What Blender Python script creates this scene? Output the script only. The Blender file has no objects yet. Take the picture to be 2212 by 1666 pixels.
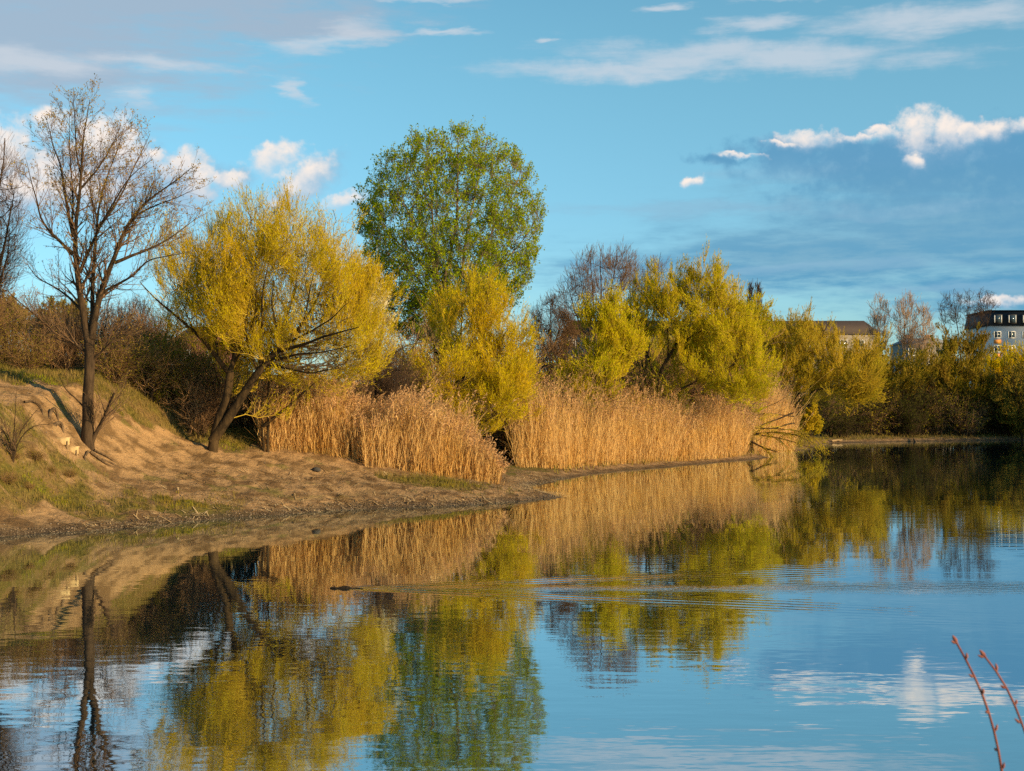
import bpy, math
import numpy as np
from mathutils import Vector

# ------------------------------------------------------------------ camera, sky, sun, exposure
scene = bpy.context.scene
COL = scene.collection
CAM_H = 3.1            # metres above the lake
FPX = 3039.0           # focal length in units of a 2212 x 1666 picture
CX, HY = 1106.0, 890.0 # optical axis column, horizon row

cam = bpy.data.cameras.new("camera")
cam_o = bpy.data.objects.new("camera", cam)
COL.objects.link(cam_o)
cam_o.location = (0, 0, CAM_H)
cam_o.rotation_euler = (math.radians(90), 0, 0)
cam.sensor_width = 36.0
cam.lens = FPX / 2212.0 * 36.0
cam.shift_y = (HY - 833.0) / 2212.0
cam.clip_start = 0.05
cam.clip_end = 20000
cam.dof.use_dof = True
cam.dof.focus_distance = 55.0
cam.dof.aperture_fstop = 9.0
scene.camera = cam_o

SUN_EL, SUN_AZ = math.radians(17), math.radians(122)   # azimuth clockwise from +Y
sun_dir = Vector((math.sin(SUN_AZ) * math.cos(SUN_EL), math.cos(SUN_AZ) * math.cos(SUN_EL), math.sin(SUN_EL)))
sun = bpy.data.lights.new("sun", 'SUN')
sun.energy = 5.0
sun.angle = math.radians(0.6)
sun.color = (1.0, 0.72, 0.36)
sun_o = bpy.data.objects.new("sun", sun)
COL.objects.link(sun_o)
sun_o.location = sun_dir * 100
sun_o.rotation_euler = sun_dir.to_track_quat('Z', 'Y').to_euler()

scene.view_settings.view_transform = 'Standard'
scene.view_settings.look = 'None'
scene.view_settings.exposure = 0.5
scene.view_settings.gamma = 1.0
scene.render.engine = 'CYCLES'
scene.cycles.max_bounces = 6
scene.cycles.diffuse_bounces = 2
scene.cycles.glossy_bounces = 3
scene.cycles.transmission_bounces = 4
scene.cycles.sample_clamp_indirect = 6.0
scene.cycles.use_denoising = False


class N:
    """tiny helper for node trees: every method adds a node and returns its output socket"""
    def __init__(s, tree):
        s.t = tree
    def new(s, kind, **kw):
        n = s.t.nodes.new(kind)
        for k, v in kw.items():
            setattr(n, k, v)
        return n
    def put(s, sock, v):
        if isinstance(v, bpy.types.NodeSocket):
            s.t.links.new(v, sock)
        elif v is not None:
            if sock.type == 'RGBA' and len(v) == 3:
                v = (*v, 1.0)
            sock.default_value = v
    def m(s, op, a, b=None, c=None, clamp=False):
        n = s.new('ShaderNodeMath', operation=op, use_clamp=clamp)
        for i, v in enumerate((a, b, c)):
            if v is not None:
                s.put(n.inputs[i], v)
        return n.outputs[0]
    def step(s, x, a, b, lo=0.0, hi=1.0):
        n = s.new('ShaderNodeMapRange', interpolation_type='SMOOTHSTEP', clamp=True)
        for i, v in enumerate((x, a, b, lo, hi)):
            s.put(n.inputs[i], v)
        return n.outputs[0]
    def mix(s, f, a, b, mode='MIX'):
        n = s.new('ShaderNodeMix', data_type='RGBA', blend_type=mode)
        s.put(n.inputs[0], f); s.put(n.inputs[6], a); s.put(n.inputs[7], b)
        return n.outputs[2]
    def xyz(s, x, y, z):
        n = s.new('ShaderNodeCombineXYZ')
        for i, v in enumerate((x, y, z)):
            s.put(n.inputs[i], v)
        return n.outputs[0]
    def sep(s, v):
        n = s.new('ShaderNodeSeparateXYZ'); s.put(n.inputs[0], v)
        return n.outputs[0], n.outputs[1], n.outputs[2]
    def noise(s, vec, scale, detail=4.0, rough=0.55, dist=0.0, color=False):
        n = s.new('ShaderNodeTexNoise')
        if vec is not None:
            s.put(n.inputs['Vector'], vec)
        n.inputs['Scale'].default_value = scale
        n.inputs['Detail'].default_value = detail
        n.inputs['Roughness'].default_value = rough
        n.inputs['Distortion'].default_value = dist
        return n.outputs[1 if color else 0]
    def vm(s, op, a, b):
        n = s.new('ShaderNodeVectorMath', operation=op)
        s.put(n.inputs[0], a)
        if b is not None:
            s.put(n.inputs[1], b)
        return n.outputs[0]


def sky_az(x):
    return math.atan((x - CX) / FPX)
def sky_el(y):
    return math.atan((HY - y) / FPX)

world = bpy.data.worlds.new("World")
scene.world = world
world.use_nodes = True
world.node_tree.nodes.clear()
W = N(world.node_tree)
tc = W.new('ShaderNodeTexCoord')
wx, wy, wz = W.sep(tc.outputs['Generated'])
az = W.m('ARCTAN2', wx, wy)
el = W.m('ARCSINE', wz)
sky = W.new('ShaderNodeTexSky', sky_type='NISHITA', sun_disc=False)
sky.sun_elevation = SUN_EL
sky.sun_rotation = SUN_AZ
sky.air_density = 1.0
sky.dust_density = 0.3
sky.ozone_density = 2.0
tint = W.mix(W.step(el, 0.0, 0.28), (0.66, 0.93, 1.18), (0.98, 1.27, 1.16))
blue = W.mix(1.0, sky.outputs[0], tint, 'MULTIPLY')
sat = W.new('ShaderNodeHueSaturation')
sat.inputs['Saturation'].default_value = 1.10
sat.inputs['Value'].default_value = 0.98
W.put(sat.inputs['Color'], blue)
col = sat.outputs[0]
# coordinates the clouds are laid out in: azimuth, elevation (radians), warped for ragged edges
P0 = W.xyz(az, el, 0.0)
warp = W.vm('SUBTRACT', W.noise(P0, 28.0, 5.0, 0.6, color=True), (0.5, 0.5, 0.5))
warp_big = W.vm('MULTIPLY', warp, (0.034, 0.022, 0.0))
PW = W.vm('ADD', P0, warp_big)
warp_streak = W.vm('MULTIPLY', W.vm('SUBTRACT', W.noise(W.vm('MULTIPLY', P0, (1.0, 4.0, 1.0)), 16.0, 5.0, 0.6, color=True), (0.5, 0.5, 0.5)), (0.10, 0.022, 0.0))
PS = W.vm('ADD', P0, warp_streak)
fine = W.noise(P0, 120.0, 6.0, 0.62)
puff = W.noise(W.vm('MULTIPLY', P0, (1.0, 1.25, 1.0)), 62.0, 6.0, 0.58)
wisp = W.noise(W.vm('MULTIPLY', P0, (1.0, 5.0, 1.0)), 22.0, 6.0, 0.62)

def cloud_blob(P, x, y, rx, ry, tilt=0.0):
    """1 at the centre falling to 0 at an ellipse; picture-sized numbers turned into sky angles"""
    d = W.vm('SUBTRACT', P, (sky_az(x), sky_el(y), 0.0))
    if tilt:
        n = W.new('ShaderNodeVectorRotate', rotation_type='Z_AXIS')
        W.put(n.inputs['Vector'], d)
        n.inputs['Angle'].default_value = tilt
        d = n.outputs[0]
    d = W.vm('MULTIPLY', d, (FPX / rx, FPX / ry, 0.0))
    ln = W.new('ShaderNodeVectorMath', operation='LENGTH'); W.put(ln.inputs[0], d)
    return W.m('SUBTRACT', 1.0, ln.outputs['Value'])

def union(lst):
    r = lst[0]
    for b in lst[1:]:
        r = W.m('MAXIMUM', r, b)
    return r

K = 10.0   # cloud colours are given as seen; the background strength below is 1/K
def C(r, g, b):
    return (r * K, g * K, b * K)

# broad blue-grey stratus low on the right
strat = union([cloud_blob(PS, 2250, 520, 900, 190), cloud_blob(PS, 1800, 560, 620, 110), cloud_blob(PS, 1500, 590, 430, 70), cloud_blob(PS, 2050, 400, 420, 90), cloud_blob(PS, 2300, 640, 520, 90)])
cover = W.step(W.m('ADD', strat, W.m('MULTIPLY', W.m('SUBTRACT', wisp, 0.5), 1.0)), -0.05, 0.75)
depth = W.m('MULTIPLY', W.step(wisp, 0.36, 0.64), W.step(el, 0.17, 0.05))
col = W.mix(W.m('MULTIPLY', cover, 0.9), col, W.mix(depth, C(0.135, 0.29, 0.41), C(0.040, 0.205, 0.37)))
# pale bands between
band = union([cloud_blob(PS, 1700, 585, 560, 15), cloud_blob(PS, 1500, 455, 420, 26), cloud_blob(PS, 2100, 635, 330, 16),
              cloud_blob(PS, 1450, 640, 300, 22), cloud_blob(PS, 2000, 470, 420, 16), cloud_blob(PS, 1720, 380, 300, 30), cloud_blob(PS, 2150, 655, 160, 14)])
col = W.mix(W.m('MULTIPLY', W.step(W.m('ADD', band, W.m('MULTIPLY', W.m('SUBTRACT', wisp, 0.5), 1.3)), 0.0, 0.9), 0.5), col, C(0.20, 0.35, 0.47))
# lilac veil, upper left
veil = union([cloud_blob(PS, -20, 110, 680, 220), cloud_blob(PS, 330, 20, 620, 110), cloud_blob(PS, 120, 190, 380, 60), cloud_blob(PS, 640, 60, 300, 50)])
col = W.mix(W.m('MULTIPLY', W.step(W.m('ADD', veil, W.m('MULTIPLY', W.m('SUBTRACT', wisp, 0.5), 1.2)), -0.1, 0.8), 0.85), col, C(0.27, 0.335, 0.42))
# bright wisps
ws = union([cloud_blob(PS, 720, 90, 190, 32, -0.18), cloud_blob(PS, 610, 205, 75, 26, 0.45), cloud_blob(PS, 290, 235, 70, 26),
            cloud_blob(PW, 1330, 155, 330, 30, 0.02), cloud_blob(PW, 1650, 135, 480, 40, 0.05), cloud_blob(PW, 1480, 140, 160, 36), cloud_blob(PW, 1960, 70, 160, 36), cloud_blob(PS, 2050, 75, 330, 32, -0.02), cloud_blob(PS, 1640, 62, 150, 20),
            cloud_blob(PS, 1420, 17, 70, 10), cloud_blob(PS, 1690, 5, 110, 12), cloud_blob(PS, 940, 63, 90, 9), cloud_blob(PS, 900, 0, 110, 9),
            cloud_blob(PS, 1380, 165, 240, 22), cloud_blob(PS, 330, 160, 200, 20), cloud_blob(PS, 1165, 93, 40, 9), cloud_blob(PS, 60, 170, 220, 34)])
col = W.mix(W.m('MULTIPLY', W.step(W.m('ADD', ws, W.m('MULTIPLY', W.m('SUBTRACT', wisp, 0.5), 1.5)), -0.15, 0.95), 0.72), col, C(0.44, 0.48, 0.53))
# cumulus: grey-blue bodies, then sunlit heads
body = union([cloud_blob(PW, 60, 400, 150, 95), cloud_blob(PW, 230, 370, 150, 95), cloud_blob(PW, 400, 400, 95, 70), cloud_blob(PW, 660, 400, 120, 40, -0.5), cloud_blob(PW, 500, 395, 70, 32),
              cloud_blob(PW, 2030, 330, 200, 50), cloud_blob(PW, 1760, 325, 170, 28), cloud_blob(PS, 2000, 352, 470, 40)])
col = W.mix(W.m('MULTIPLY', W.step(W.m('ADD', body, W.m('MULTIPLY', W.m('SUBTRACT', puff, 0.5), 1.1)), 0.0, 0.7), 0.75), col, C(0.20, 0.35, 0.48))
lobes = W.noise(P0, 95.0, 4.0, 0.5)
warp_f = W.vm('MULTIPLY', W.vm('SUBTRACT', W.noise(P0, 80.0, 4.0, 0.55, color=True), (0.5, 0.5, 0.5)), (0.016, 0.013, 0.0))
PH = W.vm('ADD', W.vm('ADD', P0, W.vm('MULTIPLY', warp_big, (0.35, 0.35, 0.0))), warp_f)
pn = W.m('MULTIPLY', W.m('SUBTRACT', W.m('ADD', W.m('MULTIPLY', puff, 0.6), W.m('MULTIPLY', lobes, 0.4)), 0.5), 1.9)
def cumulus(x, y, rx, ry, tilt=0.0, fade=2.2):
    """a heaped cloud head: crisp top, underside fading out; returns how much cloud, how sunlit"""
    d = W.vm('SUBTRACT', PH, (sky_az(x), sky_el(y), 0.0))
    if tilt:
        n = W.new('ShaderNodeVectorRotate', rotation_type='Z_AXIS'); W.put(n.inputs['Vector'], d); n.inputs['Angle'].default_value = tilt
        d = n.outputs[0]
    dx, dy, _ = W.sep(d)
    dy = W.m('MULTIPLY', dy, FPX / ry)
    dn = W.m('ADD', W.m('MAXIMUM', dy, 0.0), W.m('MULTIPLY', W.m('MINIMUM', dy, 0.0), 1.0 / fade))
    ln = W.new('ShaderNodeVectorMath', operation='LENGTH'); W.put(ln.inputs[0], W.xyz(W.m('MULTIPLY', dx, FPX / rx), dn, 0.0))
    b = W.m('SUBTRACT', 1.0, ln.outputs['Value'])
    den = W.m('MULTIPLY', W.step(W.m('ADD', b, W.m('ADD', pn, W.m('MULTIPLY', W.m('SUBTRACT', fine, 0.5), 0.8))), -0.05, 0.8), W.step(dy, -fade, 0.0))
    lit = W.m('MULTIPLY', den, W.step(W.m('ADD', dy, W.m('MULTIPLY', pn, 1.2)), -1.5, 0.6))
    return den, lit
HEADS = [(10, 365, 60, 60), (80, 400, 50, 40), (112, 290, 40, 26), (215, 330, 55, 45), (262, 292, 22, 22), (275, 335, 45, 40, -0.5), (400, 372, 48, 30), (335, 352, 22, 14), (435, 395, 36, 36), (490, 392, 42, 14),
         (590, 345, 62, 24, -0.3), (655, 385, 72, 24, -0.6), (740, 428, 44, 12, -0.2), (165, 420, 90, 26), (20, 430, 110, 30),
         (1985, 300, 46, 36), (2050, 300, 38, 26), (2095, 308, 40, 14), (2140, 303, 44, 14), (1745, 306, 56, 13), (1690, 318, 40, 5, 0.12), (1865, 312, 62, 6), (1915, 306, 34, 9), (2085, 306, 36, 11), (1600, 338, 46, 4, 0.1), (1975, 355, 28, 12, 0.3), (1890, 300, 30, 7), (1500, 388, 20, 9, -0.5), (2150, 658, 60, 8), (2215, 300, 30, 10)]
res = [cumulus(h_[0], h_[1] + 4, h_[2] * 1.3, h_[3] * 1.5, *h_[4:]) for h_ in HEADS]
BANK = [(1960, 345, 360, 48, 0.0, 5.0), (1740, 335, 220, 32, 0.06, 4.0), (2200, 340, 240, 60, 0.0, 5.0), (2030, 330, 120, 36, 0.0, 3.0), (1560, 350, 90, 12, 0.1, 2.0),
        (60, 430, 170, 70, 0.0, 2.0), (230, 400, 150, 90, 0.0, 2.0), (400, 420, 90, 50, 0.0, 2.0)]
bank = union([cumulus(*b_)[0] for b_ in BANK])
col = W.mix(W.m('MULTIPLY', bank, 0.9), col, W.mix(W.step(az, -0.05, 0.05), C(0.25, 0.37, 0.49), C(0.080, 0.235, 0.385)))
hd = union([r[0] for r in res]); lt = union([r[1] for r in res])
col = W.mix(W.m('MULTIPLY', hd, 0.6), col, C(0.32, 0.43, 0.54))
col = W.mix(W.m('MULTIPLY', lt, W.step(pn, -0.7, 0.35, 0.55, 1.0)), col, C(0.70, 0.62, 0.56))
bg = W.new('ShaderNodeBackground')
W.put(bg.inputs[0], col)
bg.inputs[1].default_value = 0.1
wo = W.new('ShaderNodeOutputWorld')
world.node_tree.links.new(bg.outputs[0], wo.inputs[0])

# ------------------------------------------------------------------ helpers
RNG = np.random.default_rng

def at(x, y, d):
    """picture column/row (2212 x 1666) at distance d -> a point in the world"""
    return np.array(((x - CX) / FPX * d, d, CAM_H - (y - HY) / FPX * d))

def tag(o, label=None, cat=None, group=None, kind=None):
    for k, v in (('label', label), ('category', cat), ('group', group), ('kind', kind)):
        if v:
            o[k] = v
    return o

def empty(name, loc):
    o = bpy.data.objects.new(name, None)
    COL.objects.link(o)
    o.location = [float(v) for v in loc]
    o.empty_display_size = 0.5
    return o

def mesh(name, V, faces, mat, parent=None, smooth=False, attr=None):
    """faces: list of int arrays, each (n,3) or (n,4); one mesh object"""
    V = np.ascontiguousarray(V, dtype=np.float32).reshape(-1, 3)
    me = bpy.data.meshes.new(name)
    me.vertices.add(len(V))
    me.vertices.foreach_set('co', V.ravel())
    fs = [np.asarray(f, dtype=np.int32) for f in faces if len(f)]
    loops = np.concatenate([f.ravel() for f in fs])
    tot = np.concatenate([np.full(len(f), f.shape[1], np.int32) for f in fs])
    start = np.concatenate(([0], np.cumsum(tot)[:-1])).astype(np.int32)
    me.loops.add(len(loops)); me.loops.foreach_set('vertex_index', loops)
    me.polygons.add(len(tot)); me.polygons.foreach_set('loop_start', start); me.polygons.foreach_set('loop_total', tot)
    if smooth:
        me.polygons.foreach_set('use_smooth', np.ones(len(tot), dtype=bool))
    me.update(calc_edges=True)
    if attr:
        for k, a in attr.items():
            at_ = me.attributes.new(k, 'FLOAT', 'POINT')
            at_.data.foreach_set('value', np.ascontiguousarray(a, dtype=np.float32).ravel())
    me.materials.append(mat)
    o = bpy.data.objects.new(name, me)
    COL.objects.link(o)
    if parent is not None:
        o.parent = parent
    return o

class MB:
    """collects simple solids into one mesh"""
    def __init__(s):
        s.v, s.f, s.n = [], [], 0
    def add(s, V, F):
        V = np.asarray(V, float).reshape(-1, 3)
        s.v.append(V)
        for f in F:
            f = np.asarray(f)
            if len(f):
                s.f.append(f + s.n)
        s.n += len(V)
    def box(s, c, size, rot=0.0, tilt=0.0, bev=0.0):
        c = np.asarray(c, float); h = np.asarray(size, float) / 2
        b = min(bev, h.min() * 0.9)
        if b > 0:
            V = []
            for sx in (-1, 1):
                for sy in (-1, 1):
                    for sz in (-1, 1):
                        g = np.array((sx, sy, sz))
                        for a in range(3):
                            p = g * (h - b); p[a] = g[a] * h[a]; V.append(p)
            V = np.array(V)
            bm_ = V
            import bmesh
            bm = bmesh.new()
            for p in V: bm.verts.new(p)
            bmesh.ops.convex_hull(bm, input=bm.verts)
            bm.verts.index_update()
            F3 = [[v.index for v in f.verts] for f in bm.faces if len(f.verts) == 3]
            V = np.array([v.co[:] for v in bm.verts]); bm.free()
            F = [np.array(F3)]
        else:
            V = np.array([[sx, sy, sz] for sx in (-1, 1) for sy in (-1, 1) for sz in (-1, 1)]) * h
            F = [np.array([[0, 1, 3, 2], [4, 6, 7, 5], [0, 4, 5, 1], [2, 3, 7, 6], [0, 2, 6, 4], [1, 5, 7, 3]])]
        if tilt:
            ct, st = math.cos(tilt), math.sin(tilt)
            V = V @ np.array([[ct, 0, -st], [0, 1, 0], [st, 0, ct]])
        if rot:
            cr, sr = math.cos(rot), math.sin(rot)
            V = V @ np.array([[cr, sr, 0], [-sr, cr, 0], [0, 0, 1]])
        s.add(V + c, F)
    def tubes(s, P, R, m):
        V, F = tubes(P, R, m)
        s.add(V, [F])
    def build(s, name, mat, parent=None, smooth=False):
        return mesh(name, np.concatenate(s.v), s.f, mat, parent, smooth)

def unit(v):
    return v / np.maximum(np.linalg.norm(v, axis=-1, keepdims=True), 1e-9)

def tubes(P, R, m):
    """P (n,k,3) polylines, R (n,k) radii -> vertices and quads"""
    P = np.asarray(P, float); R = np.asarray(R, float)
    n, k, _ = P.shape
    T = unit(np.gradient(P, axis=1))
    mean = unit(T.mean(1))
    ref = np.where(np.abs(mean[:, 2:3]) > 0.8, np.array([[1.0, 0.0, 0.0]]), np.array([[0.0, 0.0, 1.0]]))[:, None, :]
    U = unit(np.cross(T, ref)); Wv = np.cross(T, U)
    a = np.arange(m) * (2 * math.pi / m)
    V = P[:, :, None, :] + R[:, :, None, None] * (np.cos(a)[None, None, :, None] * U[:, :, None, :] + np.sin(a)[None, None, :, None] * Wv[:, :, None, :])
    idx = np.arange(n * k * m).reshape(n, k, m)
    A = idx[:, :-1, :]; B = idx[:, 1:, :]
    F = np.stack([A, np.roll(A, -1, 2), np.roll(B, -1, 2), B], -1).reshape(-1, 4)
    return V.reshape(-1, 3), F

def resample(pts, k):
    pts = np.asarray(pts, float)
    d = np.concatenate(([0], np.cumsum(np.linalg.norm(np.diff(pts, axis=0), axis=1))))
    t = np.linspace(0, d[-1], k)
    out = np.stack([np.interp(t, d, pts[:, i]) for i in range(pts.shape[1])], 1)
    sm = out.copy()
    for _ in range(2):
        sm[1:-1] = 0.5 * sm[1:-1] + 0.25 * (sm[:-2] + sm[2:])
    return sm

_LAT = RNG(99).random((256, 256))
def vnoise(x, y):
    xi = np.floor(x).astype(int); yi = np.floor(y).astype(int)
    fx = x - xi; fy = y - yi
    fx = fx * fx * (3 - 2 * fx); fy = fy * fy * (3 - 2 * fy)
    g = lambda a, b: _LAT[a & 255, b & 255]
    return (g(xi, yi) * (1 - fx) + g(xi + 1, yi) * fx) * (1 - fy) + (g(xi, yi + 1) * (1 - fx) + g(xi + 1, yi + 1) * fx) * fy
def fbm(x, y, o=4):
    r = 0; a = 0.5
    for i in range(o):
        r = r + a * (vnoise(x * 2 ** i + 17 * i, y * 2 ** i + 31 * i) - 0.5); a *= 0.5
    return r
def sstep(x, a, b):
    t = np.clip((x - a) / (b - a), 0, 1)
    return t * t * (3 - 2 * t)

# ------------------------------------------------------------------ materials
def new_mat(name):
    m = bpy.data.materials.new(name)
    m.use_nodes = True
    m.node_tree.nodes.clear()
    n = N(m.node_tree)
    out = n.new('ShaderNodeOutputMaterial')
    return m, n, out

def leaf_mat(name, c1, c2, c3, trans=0.35, clump=0.5):
    """thin leaves: a different tint for each leaf and slow drifts of tint through the crown"""
    m, n, out = new_mat(name)
    g = n.new('ShaderNodeNewGeometry')
    t = n.new('ShaderNodeTexCoord')
    r = g.outputs['Random Per Island']
    c = n.mix(r, c1, c2)
    c = n.mix(n.step(n.noise(t.outputs['Object'], clump, 2.0), 0.42, 0.66), c, c3)
    d = n.new('ShaderNodeBsdfDiffuse'); n.put(d.inputs[0], c)
    tr = n.new('ShaderNodeBsdfTranslucent'); n.put(tr.inputs[0], c)
    mx = n.new('ShaderNodeMixShader'); mx.inputs[0].default_value = trans
    n.t.links.new(d.outputs[0], mx.inputs[1]); n.t.links.new(tr.outputs[0], mx.inputs[2])
    n.t.links.new(mx.outputs[0], out.inputs[0])
    return m

def bark_mat(name, c1, c2, scale=6.0, bump=0.02):
    m, n, out = new_mat(name)
    t = n.new('ShaderNodeTexCoord')
    v = n.vm('MULTIPLY', t.outputs['Object'], (1.0, 1.0, 0.25))
    f = n.noise(v, scale, 6.0, 0.65)
    b = n.new('ShaderNodeBsdfPrincipled')
    n.put(b.inputs['Base Color'], n.mix(n.step(f, 0.35, 0.65), c1, c2))
    b.inputs['Roughness'].default_value = 0.9
    b.inputs['Specular IOR Level'].default_value = 0.15
    if bump:
        bp = n.new('ShaderNodeBump'); bp.inputs['Distance'].default_value = bump
        n.put(bp.inputs['Height'], n.noise(v, scale * 4, 4.0, 0.6)); n.put(b.inputs['Normal'], bp.outputs[0])
    n.t.links.new(b.outputs[0], out.inputs[0])
    return m

def plain_mat(name, c, rough=0.8, vary=0.15, scale=1.5):
    m, n, out = new_mat(name)
    t = n.new('ShaderNodeTexCoord')
    b = n.new('ShaderNodeBsdfPrincipled')
    f = n.noise(t.outputs['Object'], scale, 5.0, 0.6)
    n.put(b.inputs['Base Color'], n.mix(f, tuple(v * (1 - vary) for v in c), tuple(min(1, v * (1 + vary)) for v in c)))
    b.inputs['Roughness'].default_value = rough
    n.t.links.new(b.outputs[0], out.inputs[0])
    return m

M = {}
M['bark'] = bark_mat('bark_brown', (0.026, 0.016, 0.009), (0.075, 0.047, 0.026))
M['bark_grey'] = bark_mat('bark_grey', (0.09, 0.062, 0.04), (0.26, 0.19, 0.12))
M['bark_willow'] = bark_mat('bark_willow', (0.022, 0.014, 0.007), (0.075, 0.046, 0.02))
M['twig_brown'] = bark_mat('twig_brown', (0.10, 0.055, 0.03), (0.20, 0.12, 0.065), 2.0, 0)
M['twig_thicket'] = bark_mat('twig_thicket', (0.15, 0.080, 0.04), (0.38, 0.22, 0.105), 1.2, 0)
M['twig_dark'] = bark_mat('twig_dark', (0.035, 0.022, 0.016), (0.09, 0.055, 0.035), 1.2, 0)
M['twig_birch'] = bark_mat('twig_birch', (0.25, 0.16, 0.10), (0.42, 0.28, 0.17), 2.0, 0)
M['twig_willow'] = bark_mat('twig_willow', (0.30, 0.20, 0.02), (0.50, 0.34, 0.04), 2.0, 0)
M['leaf_willow'] = leaf_mat('leaf_willow', (0.54, 0.45, 0.006), (0.76, 0.60, 0.008), (0.68, 0.47, 0.006), 0.5)
M['leaf_willow_green'] = leaf_mat('leaf_willow_green', (0.46, 0.43, 0.008), (0.68, 0.57, 0.010), (0.60, 0.47, 0.008), 0.5)
M['leaf_willow_ochre'] = leaf_mat('leaf_willow_ochre', (0.46, 0.33, 0.015), (0.62, 0.42, 0.025), (0.44, 0.36, 0.015), 0.5)
M['leaf_olive_shade'] = leaf_mat('leaf_olive_shade', (0.17, 0.135, 0.010), (0.28, 0.22, 0.016), (0.20, 0.125, 0.018), 0.4)  # duller willow leaf: shade on the far-bank trees put into the colour
M['leaf_green'] = leaf_mat('leaf_green', (0.20, 0.29, 0.004), (0.44, 0.49, 0.006), (0.29, 0.36, 0.004), 0.5)
M['leaf_bud'] = leaf_mat('leaf_bud', (0.30, 0.20, 0.05), (0.42, 0.26, 0.06), (0.30, 0.22, 0.04))
M['leaf_shrub'] = leaf_mat('leaf_shrub', (0.20, 0.18, 0.010), (0.32, 0.27, 0.015), (0.24, 0.16, 0.02))
M['leaf_dark_shade'] = leaf_mat('leaf_dark_shade', (0.05, 0.055, 0.012), (0.09, 0.085, 0.015), (0.06, 0.05, 0.014))  # dark tone stands in for the shadow in the far-bank thicket
M['blossom'] = leaf_mat('blossom', (0.75, 0.66, 0.45), (0.80, 0.72, 0.52), (0.70, 0.62, 0.35))
M['reed'] = leaf_mat('reed_straw', (0.52, 0.31, 0.115), (0.82, 0.55, 0.23), (0.66, 0.40, 0.13), 0.35, 0.7)
M['plume'] = leaf_mat('reed_plume', (0.46, 0.26, 0.12), (0.64, 0.40, 0.20), (0.50, 0.28, 0.12), 0.35)
M['grass'] = leaf_mat('grass_green', (0.20, 0.24, 0.012), (0.36, 0.34, 0.018), (0.34, 0.24, 0.035), 0.4, 0.8)
M['grass_dry'] = leaf_mat('grass_dry', (0.24, 0.17, 0.05), (0.36, 0.25, 0.08), (0.20, 0.16, 0.03), 0.25, 0.8)
M['straw'] = leaf_mat('straw_litter', (0.46, 0.30, 0.14), (0.78, 0.58, 0.32), (0.30, 0.18, 0.08), 0.1)
M['pebble'] = leaf_mat('pebble', (0.12, 0.09, 0.06), (0.28, 0.21, 0.15), (0.08, 0.06, 0.04), 0.0, 3.0)

# ------------------------------------------------------------------ the lake, its shore and the land
SHORE = np.array([(-16, 1.5), (-17.5, 12), (-15.8, 22), (-14.3, 30.9), (-12.8, 35.1), (-10.6, 37.7), (-8.2, 41.3), (-5.26, 44.9), (-1.64, 47.1), (0.5, 49.2),
                  (1.45, 50.8), (1.35, 52.4), (0.7, 55.5), (0.55, 59.0), (1.7, 63.0), (4.45, 71.9), (10.8, 83.4), (16.6, 93.6), (17.6, 96.0), (18.2, 103), (24.2, 115), (29.5, 134),
                  (31.6, 140.6), (44, 149.5), (59, 157), (68, 155), (73, 142), (73, 118), (80, 85), (90, 50), (90, 18), (60, 6.0), (8, 4.6), (0, 4.6), (-8, 3.6)], float)

def shore_dist(x, y):
    """distance inland (+) or out over the water (-)"""
    x = np.asarray(x, float); y = np.asarray(y, float)
    sh = x.shape; x = x.ravel(); y = y.ravel()
    best = np.full(x.shape, 1e9); inside = np.zeros(x.shape, bool)
    n = len(SHORE)
    for i in range(n):
        a = SHORE[i]; b = SHORE[(i + 1) % n]; e = b - a
        t = np.clip(((x - a[0]) * e[0] + (y - a[1]) * e[1]) / (e @ e), 0, 1)
        best = np.minimum(best, np.hypot(x - a[0] - t * e[0], y - a[1] - t * e[1]))
        c = (a[1] > y) != (b[1] > y)
        with np.errstate(divide='ignore', invalid='ignore'):
            xi = a[0] + (y - a[1]) / (e[1] if e[1] else 1e-9) * e[0]
        inside ^= c & (x < xi)
    return np.where(inside, -best, best).reshape(sh)

def land(x, y):
    x = np.asarray(x, float); y = np.asarray(y, float)
    s = shore_dist(x, y) + 0.9 * fbm(x * 0.45, y * 0.45, 4) + 0.25 * fbm(x * 2.1, y * 2.1, 3)
    left = sstep(-x, -2.0, 9.0)
    base = 0.30 * (1 - np.exp(-np.maximum(s, 0) / 1.6)) + (0.055 + 0.12 * left) * np.clip(s, 0, 9) + 0.02 * np.clip(s - 9, 0, 60) + 0.10 * left * np.clip(s - 4, 0, 5)
    edge = -11.9 + 0.06 * np.clip(y - 43, 0, 60) + 0.7 * fbm(x * 0.3 + 5, y * 0.3, 3)
    near = sstep(y, 20, 33)
    r_ = edge - 0.2 - x
    hill = np.minimum(0.80 * 0.35 * np.logaddexp(0, np.clip(r_ / 0.35, -40, 60)), 2.0 + 0 * r_) * sstep(s, 1.0, 3.6) * near + 1.2 * sstep(edge - 4 - x, 0, 8) * near
    z = np.where(s > 0, base + hill, 0.22 * s)
    z = np.maximum(z, -2.5)
    rough = sstep(s, -0.3, 1.0)
    z = z + 0.75 * fbm(x * 1.1 + 3, y * 1.1, 4) * sstep(-x, 11.5, 12.8) * sstep(y, 41.6, 40.2) * sstep(s, 0.8, 1.8) + rough * (0.12 * fbm(x * 1.3, y * 1.3, 3) + (0.07 * fbm(x * 2.4 + 7, y * 2.4, 2) + 0.19 * fbm(x * 4.5, y * 4.5, 3) - 0.12 * np.maximum(fbm(x * 1.7 + 60, y * 1.7, 3) - 0.14, 0)) * sstep(np.hypot(x, y - 45), 40, 8))
    bank = sstep(4.6 - y, 0.0, 3.2) * 1.45 * sstep(np.abs(x), 60, 20)     # the bank the camera stands on
    return np.where(s > 0, np.maximum(z, 0.012) + bank, z), s

def ground_z(x, y):
    return float(land(np.array([x]), np.array([y]))[0][0])

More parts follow.
